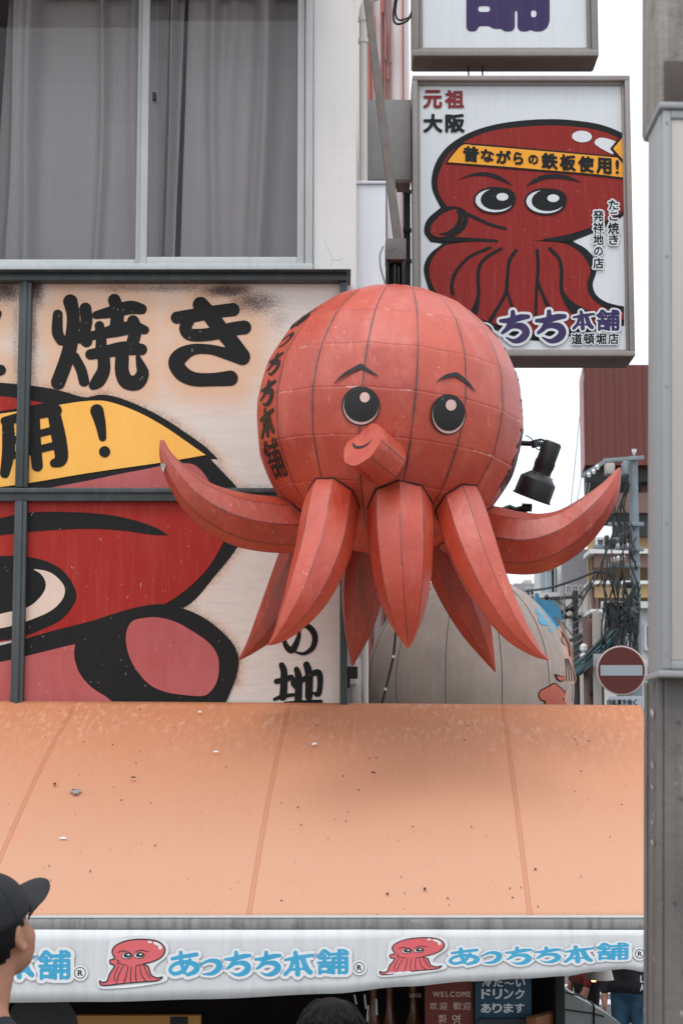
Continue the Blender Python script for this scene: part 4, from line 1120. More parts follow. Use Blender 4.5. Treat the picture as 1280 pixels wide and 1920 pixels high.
# droppings and debris lying on the cloth
def awn_pix(px, py):
    d = ray(px, py); best = None
    for k in range(400):
        t = k / 399; y = YB_ + (YF_ - YB_) * t; p = CAM + d * (y / d.y)
        zc = zb[0] + (zf - zb[0]) * t + .05 * math.sin(math.pi * t)
        if best is None or abs(p.z - zc) < best[0]: best = (abs(p.z - zc), t, p)
    p = best[2]; return Vector((p.x, p.y, p.z + .004))
def stain(px, py, rx, ry, m, nm, seed):
    r = random.Random(seed); c = awn_pix(px, py); V = [c + Vector((0, 0, .006))]; n = 14
    nrm = Vector((0, YF_ - YB_, zf - zb[0])).normalized()
    for k in range(n):
        a = 2 * math.pi * k / n; q = r.uniform(.55, 1.2)
        V.append(c + Vector((math.cos(a) * rx * q / 400, 0, 0)) + nrm * (math.sin(a) * ry * q / 400 * -2.2))
    mesh(nm, V, [(0, 1 + (k + 1) % n, 1 + k) for k in range(n)], m, cl)
stain(142, 1485, 12, 5, 'grey_metal', 'dried_leaf', 1); stain(139, 1483, 6, 2, 'black', 'dried_leaf', 2); stain(103, 1471, 3.4, 2.4, 'black', 'dried_leaf', 3); stain(251, 1459, 6, 1.6, 'darkm', 'dried_leaf', 4)
stain(589, 1396, 6, 2.2, 'v_white', 'bird_dropping', 5); stain(375, 1336, 4, 1.6, 'v_white', 'bird_dropping', 6); stain(118, 1573, 9, 1.3, 'v_white', 'bird_dropping', 7); stain(405, 1411, 6, 1., 'v_white', 'bird_dropping', 8)
stain(700, 1450, 6, 1.6, 'darkm', 'dried_leaf', 9); stain(796, 1668, 3, 2, 'black', 'dried_leaf', 10); stain(726, 1677, 2.4, 1.8, 'black', 'dried_leaf', 12); stain(1003, 1631, 3, 1.4, 'darkm', 'dried_leaf', 13); stain(672, 1483, 2.4, 1.2, 'black', 'dried_leaf', 14)
for k in range(46):
    stain(rnd.uniform(60, 1190), 1330 + 380 * rnd.random() ** 1.2, rnd.uniform(.9, 2.4), rnd.uniform(.5, 1.1), 'darkm', 'dried_leaf', 100 + k)
# front rail
rx1 = xrF + .35
rl = MB(); z_a, z_b = Z(1742, YF_), Z(1721, YF_)
rl.box(-4.3, rx1, YF_ - .035, YF_ + .03, z_a, z_b, .008); rl.build('front_rail', 'rail', awn)
MB().box(-4.3, rx1, YF_ - .034, YF_ + .02, z_b + .0005, Z(1716.5, YF_), .002).build('rail_lip', 'alu', awn)
MB().box(-4.3, rx1, YF_ - .03, YF_ + .02, Z(1745, YF_), z_a - .0005, .001).build('rail_gap_strip', 'black', awn)  # black strip that paints in the dark gap below the rail
eb = MB(); e0, e1_ = awn_pt(3.63, 0) + Vector((.006, 0, -.02)), awn_pt(3.63, 1) + Vector((.006, 0, -.02))
eb.tube([e0 + Vector((.02, .05, -.02)), e1_], .02, 10); eb.build('end_bar', 'grey_metal', awn)
# valance
VY = YF_ - .036
def val_y(x): return VY - .004 + .006 * math.sin(x * 3.1 + .5) + .003 * math.sin(x * 9)
def val_bot(px):
    """bottom hem of the hanging cloth, in survey rows"""
    P = [(-900, 1905), (-100, 1888), (20, 1880), (190, 1878), (380, 1873), (620, 1863), (760, 1850), (880, 1840), (980, 1835), (1060, 1830), (1110, 1822), (1170, 1816), (1205, 1822), (1330, 1840)]
    for (a, b), (c, d) in zip(P[:-1], P[1:]):
        if a <= px <= c: f = (px - a) / (c - a); f = f * f * (3 - 2 * f); return b + (d - b) * f
    return P[-1][1]
V, F = [], []; NXV = 150
for i in range(NXV + 1):
    px = -900 + (1300 + 900) * i / NXV; pb = val_bot(px); x = X(px, VY, 1800)
    for j in range(7):
        t = j / 6; py = 1743 + (pb - 1743) * t; z = Z(py, VY)
        V.append((x, val_y(x), z))
for i in range(NXV):
    for j in range(6):
        a = i * 7 + j; F.append((a, a + 1, a + 8, a + 7))
val = mesh('valance', V, F, 'valance', awn, smooth=180)
md = val.modifiers.new('thick', 'SOLIDIFY'); md.thickness = .002
def val_map(px, py, lift):
    p = at(px, py, VY); pb = val_bot(px); t = min(max((py - 1743) / (pb - 1743), 0), 1)
    y = val_y(p.x)
    q = at(px, py, y); return q + Vector((0, -.0035 - lift, 0))
def valance_words(boxes, reg):
    T2 = Art(val_map, ['v_blue', 'v_white', 'v_edge', 'v_ink'], .0006)
    for k, (ch, x0, y0, x1, y1) in enumerate(boxes):
        T2.char(ch, x0, y0, x1, y1, 'v_blue', 3, bold=.03 if ch == '舗' else -.004, halo=[(.105, 'v_white'), (.118, 'v_edge')], slope=-.02)
    if reg:
        cx, cy, r = reg
        T2.ellipse(cx, cy, r + 4.5, r + 4.5, 'v_edge', 1.2); T2.ellipse(cx, cy, r + 3.8, r + 3.8, 'v_white', 1.6); T2.ellipse(cx, cy, r, r, 'v_ink', 2); T2.ellipse(cx, cy, r - 1.6, r - 1.6, 'v_white', 2.5)
        T2.char('R', cx - r * .42, cy - r * .5, cx + r * .45, cy + r * .5, 'v_ink', 3.2, bold=.045)
    T2.build('lettering', val)
valance_words([('あ', 316, 1782, 375, 1831), ('っ', 374, 1797, 418, 1829), ('ち', 420, 1782, 472, 1831), ('ち', 476, 1782, 528, 1831), ('本', 531, 1782, 589, 1831), ('舗', 592, 1779, 654, 1827)], (673, 1814, 10.5))
valance_words([('あ', 840, 1776, 899, 1810), ('っ', 901, 1783, 941, 1807), ('ち', 945, 1774, 997, 1809), ('ち', 1000, 1774, 1052, 1806), ('本', 1055, 1772, 1113, 1806), ('舗', 1116, 1767, 1178, 1800)], (1198, 1788, 9))
valance_words([('あ', -208, 1784, -148, 1836), ('っ', -150, 1800, -104, 1835), ('ち', -102, 1785, -50, 1836), ('ち', -46, 1785, 6, 1836), ('本', 10, 1785, 68, 1836), ('舗', 71, 1781, 134, 1837)], (151, 1824, 11))
OCT_SIL = [(675, 625), (690, 590), (740, 562), (800, 549), (880, 547), (950, 560), (985, 590), (990, 622), (968, 655), (920, 680), (862, 696), (890, 710), (902, 745), (912, 765), (945, 778), (976, 773), (945, 795), (850, 802), (740, 812), (650, 823), (607, 821), (601, 796), (620, 806), (646, 795), (660, 755), (690, 706), (666, 694), (663, 672), (690, 660)]
def printed_octopus(T, k):
    S = Art(val_map, ['v_pink', 'v_ink', 'v_white', 'v_edge'], .0009)
    big = [(665, 560), (760, 530), (890, 528), (985, 552), (1014, 600), (1000, 650), (940, 700), (925, 740), (1000, 760), (990, 800), (860, 825), (740, 838), (610, 842), (585, 815), (590, 780), (630, 780), (650, 720), (640, 680), (650, 620)]
    S.poly([(x * 1.006 - 3, y * 1.006 - 2) for x, y in big], 'v_edge', 1, True, T); S.poly(big, 'v_white', 1.6, True, T)
    F_ = [(p[0], p[1], 4.) for p in catmull(OCT_SIL, 3, True)]
    S.poly([(x, y) for x, y in OCT_SIL], 'v_pink', 2.4, True, T, 4)
    S.strokes([F_ + F_[:1]], 'v_ink', 3, 2.2, T)
    S.strokes([[(715, 745 - 40, 2), (690, 760, 2.4), (690, 800, 2)], [(740, 705, 2), (715, 760, 2.4), (700, 812, 2)], [(770, 705, 2), (760, 760, 2.4), (745, 808, 3)], [(790, 710, 2), (785, 770, 2.4), (790, 806, 3)], [(820, 700, 2), (815, 750, 2.4), (820, 802, 3)], [(842, 700, 2), (850, 760, 2.4), (880, 798, 3)], [(862, 698, 2), (880, 740, 2.4), (905, 785, 2)],
               [(700, 668, 2), (715, 678, 2.6), (705, 695, 2)], [(715, 690, 2), (760, 702, 2.4)], [(860, 696, 2.4), (820, 704, 2.2)], [(708, 627, 1.5), (740, 615, 3), (786, 628, 1.5)], [(815, 622, 1.5), (850, 612, 3), (895, 622, 1.5)]], 'v_ink', 3.4, 2.2, T)
    for ex, ey in ((764, 645), (837, 643)):
        S.ellipse(ex, ey, 33, 19, 'v_ink', 3.9, -.05, T); S.ellipse(ex, ey, 29, 15.5, 'v_white', 4.3, -.05, T); S.ellipse(ex + 4, ey - 2, 25, 14, 'v_ink', 4.8, -.05, T); S.ellipse(ex + 9, ey - 6, 8, 5, 'v_white', 5.3, 0, T)
    S.poly([(925, 562), (950, 568), (972, 588), (972, 606), (955, 606), (950, 588), (925, 574)], 'v_white', 3.2, True, T); S.ellipse(900, 563, 13, 7, 'v_white', 3.2, .2, T)
    S.build('printed_octopus', val)
printed_octopus(zoom(0, 1590, 3.2), 0)
def T_m2(x, y): return (712 + (x - 601) * 120 / 390, 1761 + (y - 547) * 66 / 275 - (x - 601) * .012)
printed_octopus(T_m2, 1)

# ================================================================== BEHIND THE SHOP
# giant ball
KY = 12.2; KC = at(880, 1292, KY); KX, KZ = 195 / FPX * KY, 214 / FPX * KY
ball = empty('giant_ball', (KC.x, KC.y, KC.z - KZ), 'big grey beige ball with flaking painted figures behind the octopus', 'sculpture')
def ballp(lon, lat, lift=0.):
    cl = math.cos(lat); f = (lon / (math.pi / 6)) % 1
    k = 1 - .010 * math.sin(math.pi * f)
    return KC + Vector(((KX * k + lift) * cl * math.sin(lon), -(KX * k + lift) * cl * math.cos(lon), (KZ + lift) * math.sin(lat)))
V, F = [], []
for j in range(41):
    for i in range(72): V.append(ballp(2 * math.pi * i / 72, -math.pi / 2 + math.pi * j / 40))
for j in range(40):
    for i in range(72): F.append((j * 72 + i, j * 72 + (i + 1) % 72, (j + 1) * 72 + (i + 1) % 72, (j + 1) * 72 + i))
bl = mesh('shell', V, F, 'ball', ball, smooth=180)
for k in range(12):
    lon = k * math.pi / 6 + .22
    MB().tube([ballp(lon, a, .0) for a in np.linspace(-1.4, 1.4, 40)], .0035, 6).build('seam', 'ball_seam', bl)
def pix_ball(px, py, lift):
    d = ray(px, py).normalized(); S_ = Vector((1 / (KX * .992 + lift), 1 / (KX * .992 + lift), 1 / (KZ * .992 + lift)))
    o = (CAM - KC) * S_; e = d * S_; a = e.dot(e); b = o.dot(e); c = o.dot(o) - 1; disc = b * b - a * c
    return CAM + d * ((-b - math.sqrt(max(disc, 0))) / a)
ZK = zoom(640, 860, 2.1333)
S = Art(pix_ball, ['b_blue', 'b_orange', 'b_peach', 'ink'], .004)
def BK(x, y): return ZK(x, y)
S.strokes([[(795, 605, 20), (828, 596, 30), (848, 635, 32), (812, 640, 26)], [(850, 660, 20), (838, 684, 10)], [(780, 545, 8), (788, 590, 14)], [(800, 570, 6), (822, 580, 14)]], 'b_blue', 1, 2.5, BK)
S.strokes([[(868, 690, 6), (890, 720, 16), (903, 770, 20), (905, 830, 22), (915, 880, 24)], [(850, 630, 3), (880, 670, 6), (900, 720, 6)]], 'b_peach', 1, 2.5, BK)
for q in (0, 9, 18, 27): S.strokes([[(893 + q * .5, 800, 1.3), (898 + q, 850, 1.4), (900 + q * 1.2, 890, 1.3)]], 'ink', 2, 1.5, BK)
S.strokes([[(880, 695, 1.6), (905, 740, 1.8), (912, 790, 1.6)], [(885, 700, 1.6), (880, 725, 1.8), (893, 745, 1.6)]], 'ink', 2, 1.5, BK)
S.strokes([[(855, 865, 4), (875, 880, 12), (890, 876, 8)]], 'ink', 1, 2, BK); S.strokes([[(862, 872, 2), (877, 880, 8), (890, 876, 5)]], 'b_orange', 2, 2, BK)
for m_, r_, l_ in (('ink', 4.5, 1), ('b_orange', 0, 2)):
    S.strokes([[(812, 945, 22 + r_), (850, 930, 22 + r_), (875, 945, 18 + r_)], [(850, 915, 14 + r_), (848, 945, 22 + r_), (835, 975, 20 + r_), (870, 985, 26 + r_)]], m_, l_, 2.5, BK)
S.strokes([[(905, 925, 6), (900, 960, 10), (915, 985, 12)]], 'b_peach', 2.4, 2.5, BK)
S.build('painted_figure', ball)
stx = X(880, KY)
MB().lathe((stx, KC.y, 0), (0, 0, 1), [(0, .5), (.1, .5), (.12, .2), (KC.z - KZ + .05, .2)], 24).build('stand', 'darkm', ball)
# fairy light wire hanging in front of the ball
fl_ = MB(); P_ = catmull([at(742, 1180, 9.6), at(737, 1230, 9.6), at(727, 1275, 9.6), at(716, 1320, 9.6), at(700, 1400, 9.6)], 6)
fl_.tube(P_, .0075, 8); wire = tag(fl_.build('hanging_cable', 'cable', None, at(737, 1230, 9.6)), 'thin black slanting cable with tiny white clips in front of the grey ball', 'cable')
for py in (1231, 1292):
    p_ = at(737 if py == 1231 else 722, py, 9.595); MB().lathe(p_, (.2, 0, 1), [(-.008, .008), (.008, .008)], 8).build('clip', 'porcelain', wire)
wp = empty('shutter_post', at(672, 1330, 9.0), 'narrow white weathered post with a black hinge beside the billboard', 'post')
MB().box(X(659, 9.0), X(676, 9.0), 9.0, 9.06, 0, Z(1235, 9.0)).build('post', 'white_pipe', wp)
hg = MB(); hg.box(X(648, 8.72), X(670, 8.72), 8.70, 8.76, Z(1272, 8.72), Z(1250, 8.72)); hg.box(X(646, 8.72), X(656, 8.72), 8.71, 8.75, Z(1290, 8.72), Z(1272, 8.72)); hg.build('hinge', 'black', wp)

# no entry sign
NY = 19.
ns = empty('no_entry_sign', (X(1164, NY), NY, 0), 'round red no entry sign with a white bar and a small plate below', 'road sign')
nc = at(1164, 1257, NY); nr = 46.5 / FPX * NY
MB().lathe(nc + Vector((0, .02, 0)), (0, -1, 0), [(0, nr), (.018, nr), (.02, nr - .004)], 48).build('rim', 'sign_rim', ns)
MB().lathe(nc + Vector((0, -.001, 0)), (0, -1, 0), [(0, nr * .945), (.003, nr * .945)], 48).build('disc', 'sign_red', ns)
MB().box(nc.x - nr * .845, nc.x + nr * .845, nc.y - .0085, nc.y - .0045, nc.z - nr * .21, nc.z + nr * .21, 0).build('bar', 'sign_bar', ns)
bx = MB(); bx.box(X(1134, NY), X(1196, NY), NY, NY + .02, Z(1345, NY), Z(1305, NY), .004); pl = bx.build('plate', 'sign_bar', ns)
for i, ch in enumerate('自転車を除く'):
    T_ = Art(plane_map(NY - .001), ['s_black'], .003); T_.char(ch, 1137 + i * 9.6, 1311, 1145.6 + i * 9.6, 1323, 's_black', 1, bold=.03, hand=False); T_.build('lettering', pl)
MB().tube([(nc.x, NY + .06, 0), (nc.x, NY + .06, nc.z + nr * .9)], .035, 12).build('post', 'grey_metal', ns)
MB().box(X(1150, NY), X(1181, NY), NY + .021, NY + .05, Z(1306, NY), Z(1296, NY)).build('bracket', 'grey_metal', ns)
fs = MB(); fs.box(X(1107, 19.6), X(1126, 19.6), 19.6, 19.62, Z(1252, 19.6), Z(1226, 19.6)); tag(fs.build('back_plate', 'cab', None, at(1116, 1240, 19.6)), 'small blank pale plate sticking out behind the round red sign', 'plate')

# buildings down the street
def facade(root, x0, x1, y0, y1, z0, z1, m, name='wall'):
    """block whose flank follows the skewed street line, so only its front faces the bridge"""
    b = MB(); k = (y1 / y0 - 1) * .97 * (1 if x0 > 0 else 0)
    P = [(x0, y0), (x1, y0), (x1 * (1 + k), y1), (x0 * (1 + k), y1)]
    b.addmesh([(x, y, z) for z in (z0, z1) for x, y in P], [(3, 2, 1, 0), (4, 5, 6, 7), (0, 1, 5, 4), (1, 2, 6, 5), (2, 3, 7, 6), (3, 0, 4, 7)])
    return b.build(name, m, root, smooth=None)
def windows(root, Y, px0, px1, py0, py1, m='b_glass', fm='alu', sill=True):
    x0, x1 = X(px0, Y), X(px1, Y); z1, z0 = Z(py0, Y), Z(py1, Y)
    f = MB(); t = .06
    f.box(x0 - t, x1 + t, Y - .06, Y - .003, z1, z1 + t, 0); f.box(x0 - t, x1 + t, Y - .1, Y - .003, z0 - t, z0, 0)
    f.box(x0 - t, x0, Y - .06, Y - .004, z0, z1, 0); f.box(x1, x1 + t, Y - .06, Y - .004, z0, z1, 0)
    f.box((x0 + x1) / 2 - .02, (x0 + x1) / 2 + .02, Y - .05, Y - .004, z0, z1, 0)
    fo = f.build('window', fm, root)
    p = MB(); p.box(x0, x1, Y - .03, Y - .005, z0, z1, 0); p.build('pane', m, fo)
def at_x(px, Y): return X(px, Y)
Y = 46.
g = empty('corrugated_tower', (X(1180, Y), Y, 0), 'tall dark red corrugated block hanging above the street behind the concrete post', 'building')
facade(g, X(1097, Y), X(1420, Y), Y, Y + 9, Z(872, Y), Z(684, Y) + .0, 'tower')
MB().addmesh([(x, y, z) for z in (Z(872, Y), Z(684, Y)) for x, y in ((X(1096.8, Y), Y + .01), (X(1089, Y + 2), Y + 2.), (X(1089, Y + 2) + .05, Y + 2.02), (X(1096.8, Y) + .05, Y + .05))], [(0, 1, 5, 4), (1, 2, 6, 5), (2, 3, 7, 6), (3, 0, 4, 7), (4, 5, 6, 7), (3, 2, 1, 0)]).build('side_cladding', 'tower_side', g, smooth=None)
facade(g, X(1091, Y + 1), X(1420, Y), Y + .3, Y + 8.8, Z(899, Y), Z(872, Y) - .003, 'darkm', 'soffit')
facade(g, X(1214, Y), X(1420, Y), Y + 1, Y + 8, 0, Z(899, Y) - .003, 'b_brown', 'shaft')
rr = MB()
for px in (1196, 1200, 1206): rr.tube([(X(px, Y), Y + 1, Z(686, Y)), (X(px, Y), Y + 1, Z(668, Y))], .03, 6)
rr.box(X(1192, Y), X(1215, Y), Y + .95, Y + 1.05, Z(672, Y), Z(670, Y), 0); rr.build('roof_rail', 'grey_metal', g)
Y = 38.
g = empty('balcony_building', (X(1160, Y), Y, 0), 'ochre and brown building with stacked balconies behind the utility pole', 'building')
facade(g, X(1100, Y), X(1330, Y), Y, Y + 8, 0, Z(1008, Y), 'b_ochre')
facade(g, X(1146, Y - .3), X(1330, Y - .3), Y - .3, Y - .003, Z(965, Y), Z(928, Y), 'b_brown', 'parapet')
facade(g, X(1146, Y - .2), X(1330, Y - .2), Y - .2, Y - .003, Z(1008, Y), Z(965, Y) - .003, 'darkm', 'loggia')
for i, (a, b, c, m1) in enumerate(((1040, 1048, 1085, 'b_brown'), (1098, 1104, 1140, 'b_ochre'), (1150, 1156, 1200, 'b_beige'))):
    MB().box(X(1104, Y - 1.), X(1330, Y - 1), Y - 1.0, Y - .003, Z(b, Y), Z(a, Y), 0).build('balcony_slab', 'b_white', g)
    MB().box(X(1112, Y - .9), X(1330, Y - .9), Y - .9, Y - .8, Z(c - 12, Y), Z(b, Y) - .003, 0).build('balcony_wall', m1, g)
windows(g, Y, 1118, 1142, 1012, 1034); windows(g, Y, 1150, 1172, 1012, 1034)
windows(g, Y, 1106, 1112, 1108, 1150)
MB().box(X(1101, Y), X(1108, Y), Y - .5, Y - .3, 0, Z(1042, Y), 0).build('corner_pipe', 'b_brown', g)
Y = 33.
g = empty('low_white_building', (X(1160, Y), Y, 0), 'low white building with a flat parapet behind the tangled cables', 'building')
facade(g, X(1126, Y), X(1330, Y), Y, Y + 4, 0, Z(1132, Y), 'b_white')
facade(g, X(1122, Y - .2), X(1330, Y), Y - .25, Y - .003, Z(1142, Y), Z(1130, Y), 'b_white', 'parapet')
windows(g, Y, 1130, 1134, 1175, 1210, 'darkm'); windows(g, Y, 1150, 1190, 1180, 1215, 'b_glass')
for wx in (1206, 1250, 1294):
    for wy in (1175, 1250, 1330, 1410): windows(g, Y, wx, wx + 26, wy, wy + 40, 'b_glass')
facade(g, X(1111, Y), X(1126, Y) - .003, Y + .3, Y + 4, 0, Z(1143, Y), 'b_beige', 'stair_wall')
Y = 55.
g = empty('grey_tiled_building', (X(1080, Y), Y, 0), 'pale grey tiled tower seen under the curled red tentacle', 'building')
facade(g, X(1052, Y), X(1104, Y), Y, Y + 10, 0, Z(1030, Y), 'b_grey')
for px in (1060, 1072, 1084): windows(g, Y, px, px + 6, 1100, 1112, 'b_glass', 'alu')
Y = 62.
g = empty('white_office_building', (X(1030, Y), Y, 0), 'white office building with tall pale blue windows near the ball', 'building')
facade(g, X(1000, Y), X(1051, Y), Y, Y + 10, 0, Z(1048, Y), 'b_white')
windows(g, Y, 1012, 1031, 1070, 1112, 'b_glass2'); windows(g, Y, 1034, 1041, 1066, 1111, 'b_glass'); windows(g, Y, 1010, 1040, 1130, 1160, 'b_glass2')
facade(g, X(1002, Y), X(1053, Y), Y - .3, Y - .003, Z(1122, Y), Z(1113, Y), 'b_white', 'ledge')
Y = 58.
g = empty('cream_building', (X(1085, Y), Y, 0), 'cream low building glowing pale between the two utility poles', 'building')
facade(g, X(1058, Y - 6), X(1101, Y - 6), Y - 6, Y - 4, 0, Z(1150, Y), 'b_white'); windows(g, Y - 6, 1072, 1080, 1190, 1220, 'b_glass')
facade(g, X(1061, Y - 6), X(1103, Y - 6), Y - 6.3, Y - 6.003, Z(1158, Y - 6), Z(1150, Y - 6), 'b_beige', 'cornice')
Y = 70.
g = empty('far_rooftop_building', (X(1000, Y), Y, 0), 'distant grey block with roof tanks rising beyond the ball', 'building')
facade(g, X(960, Y), X(1030, Y), Y, Y + 10, 0, Z(1094, Y), 'b_grey'); windows(g, Y, 985, 997, 1104, 1116, 'b_glass')
MB().box(X(985, Y), X(1000, Y), Y + 1, Y + 3, Z(1094, Y), Z(1082, Y), .02).build('roof_tank', 'b_beige', g)
Y = 75.
g = empty('street_end_building', (X(1150, Y), Y, 0), 'pale beige block closing the street below the cables', 'building')
facade(g, X(1000, Y), X(1500, Y), Y, Y + 10, 0, Z(1180, Y), 'b_beige'); windows(g, Y, 1090, 1102, 1240, 1262, 'b_glass')
# striped building behind the brace
Y = 14.
g = empty('striped_building', (X(720, Y), Y, 0), 'white clad building with thin red vertical tubes behind the rusty bar', 'building')
facade(g, X(600, Y), X(771, Y), Y, Y + 6, 0, Z(-300, Y), 'stripe')
for px, wd in ((686, 9), (698, 3), (715, 3), (722, 3), (733, 2.2), (757, 3.4)):
    MB().box(X(px, Y), X(px + wd, Y), Y - .06, Y - .004, 1, Z(-280, Y), 0).build('red_tube', 'stripe_red', g)
for px, a, b in ((703, 38, 66), (718, 8, 32), (727, 132, 156), (741, 300, 322), (723, 50, 120), (733, 60, 125)):
    MB().box(X(px, Y), X(px + 3, Y), Y - .09, Y - .062, Z(b, Y), Z(a, Y), 0).build('tube_bracket', 'stripe_red', g)
MB().box(X(759, 11), X(772, 11), 11, 11.05, Z(560, 11), Z(356, 11), 0).build('rail_post', 'darkm', g)
for py in (360, 432, 490): MB().box(X(757, 10.99), X(776, 10.99), 10.95, 10.99, Z(py + 5, 11), Z(py, 11), 0).build('rail', 'darkm', g)

# utility poles and cables
UY = 30.
def ap(px, py, Y=UY): return at(px, py, Y)
up_ = empty('utility_pole', (X(1187, UY), UY, 0), 'blue grey utility pole with steel cross arms and white insulators', 'utility pole')
xb_ = X(1187, UY, 900)
MB().tube([(X(1192, UY, 1310), UY, 0), (xb_, UY, Z(856, UY))], [.12, .085], 16).build('pole', 'pole', up_)
MB().lathe((xb_ + .02, UY, Z(853, UY)), (0, 0, 1), [(0, .02), (.04, .02), (.04, .04), (.11, .05), (.11, .03)], 12).build('top_cap', 'porcelain', up_)
for (a, b, c, d) in ((1130, 864, 1206, 858), (1090, 893, 1132, 866), (1140, 983, 1206, 983), (1112, 1025, 1206, 1030), (1140, 1060, 1200, 1060), (1135, 1142, 1200, 1142)):
    MB().bar(ap(a, b, UY - .12), ap(c, d, UY - .12), .075, .06).build('cross_arm', 'pole', up_)
for px, py in ((1153, 1025), (1159, 1024), (1168, 1023), (1149, 1049), (1158, 1047), (1168, 1045), (1112, 884), (1103, 890), (1119, 876)):
    MB().lathe(ap(px, py, UY - .2), (0, 0, 1), [(-.05, .02), (-.04, .045), (-.02, .025), (0, .05), (.02, .03), (.05, .02)], 10).build('insulator', 'porcelain', up_)
tr = MB(); tr.lathe(ap(1150, 1180, UY - .35), (0, 0, 1), [(0, .06), (.02, .14), (.5, .14), (.54, .05)], 16); tr.build('transformer', 'darkm', up_)
for px, py, w_, h in ((1142, 1022, 10, 16), (1151, 1098, 8, 18), (1170, 1100, 12, 10), (1131, 1016, 7, 16), (1150, 1142, 26, 7), (1174, 1010, 6, 22), (1157, 1015, 5, 22), (1165, 1012, 5, 24)):
    MB().box(X(px - w_ / 2, UY), X(px + w_ / 2, UY), UY - .35, UY - .15, Z(py + h / 2, UY), Z(py - h / 2, UY), .02).build('switch_box', 'darkm', up_)
MB().box(X(1131, UY), X(1148, UY), UY - .35, UY - .1, Z(895, UY), Z(874, UY), .03).build('fuse_box', 'b_beige', up_)
MB().box(X(1163, UY), X(1173, UY), UY - .35, UY - .1, Z(896, UY), Z(870, UY), .03).build('fuse_box', 'pole', up_)
for k in range(8):
    py = 900 + k * 48; MB().tube([ap(1180 + k * .7, py, UY), ap(1176 + k * .7, py, UY - .02)], .012, 6).build('climbing_peg', 'pole', up_)
PY2 = 44.
p2 = empty('utility_pole', (X(1077, PY2), PY2, 0), 'dark slimmer utility pole with one cross arm beside the ball', 'utility pole')
MB().tube([(X(1080, PY2, 1310), PY2, 0), (X(1077, PY2, 1110), PY2, Z(1108, PY2))], [.12, .085], 12).build('pole', 'pole_dark', p2)
for (a, b, c, d) in ((1030, 1122, 1090, 1119), (1050, 1158, 1090, 1156), (1054, 1200, 1090, 1200)): MB().bar(at(a, b, PY2 - .1), at(c, d, PY2 - .1), .09, .07).build('cross_arm', 'pole_dark', p2)
for (a, b, c, d) in ((1040, 1123, 1074, 1148), (1052, 1165, 1075, 1195)): MB().bar(at(a, b, PY2 - .1), at(c, d, PY2 - .1), .03, .03).build('stay', 'pole_dark', p2)
for px, py in ((1024, 1120), (1062, 1143), (1051, 1148), (1058, 1155), (1070, 1141)): MB().lathe(at(px, py, PY2 - .1), (0, 0, 1), [(-.08, .03), (0, .08), (.08, .03)], 8).build('insulator', 'darkm', p2)
MB().box(X(1068, PY2), X(1090, PY2), PY2 - .3, PY2 - .1, Z(1262, PY2), Z(1190, PY2), .02).build('box', 'pole_dark', p2)
p3 = empty('utility_pole', (X(1103, 36), 36, 0), 'short brown grey utility pole near the red road sign', 'utility pole')
MB().tube([(X(1104, 36, 1310), 36, 0), (X(1101, 36, 1160), 36, Z(1160, 36))], [.13, .12], 12).build('pole', 'b_brown', p3)
MB().box(X(1096, 36), X(1111, 36), 35.7, 35.9, Z(1304, 36), Z(1268, 36), .02).build('box', 'darkm', p3)
for py in (1215, 1232, 1248): MB().lathe(at(1094, py, 35.8), (0, 0, 1), [(-.1, .03), (-.05, .09), (.05, .09), (.1, .03)], 10).build('insulator', 'porcelain', p3)
def cable(P, r, m, label, group=None, sag=0.):
    pts = [at(*p) for p in P]
    if len(pts) == 2 and sag:
        a, b = pts; pts = [a.lerp(b, t) - Vector((0, 0, sag * 4 * t * (1 - t))) for t in np.linspace(0, 1, 14)]
    else: pts = catmull(pts, 6)
    o = MB().tube(pts, r, 6).build('overhead_cable', m, None, pts[0]); tag(o, label, 'cable', group); return o
GT = 'teal cables sweeping down from the utility pole'
for k in range(22):
    k *= .62
    a = rnd.uniform(-8, 8); b = rnd.uniform(-9, 12); c = rnd.uniform(-14, 14)
    cable([(1196 + a * .5, 1088 + k * 5 + c * .6, 29.8), (1172 + a, 1140 + b + k * 3, 30 + k * .12), (1140 + b * .6, 1186 + a + k * 2.2, 31), (1108 + a, 1222 + b * .5 + k * 1.5, 33), (1082 + b * .4, 1240 + a * .6 + k * 2, 36), (1040 + a, 1262 + b * .5 + k * 2, 38)], rnd.uniform(.012, .024), 'cable_teal' if int(k / .62 + .5) % 4 else 'cable', 'teal or black cable in the sagging bundle below the utility pole', GT)
GB = 'black cables drooping around the utility pole'
for k in range(48):
    px = rnd.uniform(1128, 1198); py = rnd.uniform(1000, 1200); L_ = rnd.uniform(30, 110); d_ = rnd.uniform(-16, 16)
    cable([(px, py, 29.6), (px + d_ * .3 + rnd.uniform(-6, 6), py + L_ * .4, 29.5), (px + d_ * .7 + rnd.uniform(-6, 6), py + L_ * .8, 29.5), (px + d_, py + L_, 29.7)], rnd.uniform(.010, .022), 'cable', 'black drooping service cable beside the utility pole', GB)
for k in range(6):
    c_ = (rnd.uniform(1150, 1190), rnd.uniform(1160, 1205)); r_ = rnd.uniform(6, 13)
    cable([(c_[0] + r_ * math.cos(t), c_[1] + r_ * 1.2 * math.sin(t), 29.4) for t in np.linspace(0, 6.6, 10)], .014, 'cable', 'coil of spare black cable hung on the utility pole', 'coils of spare cable')
cable([(985, 1108, 34), (1030, 1102, 32), (1075, 1088, 31), (1110, 1074, 30), (1128, 1072, 29.8), (1150, 1082, 29.7)], .026, 'cable', 'thick black cable rising from the ball towards the utility pole')
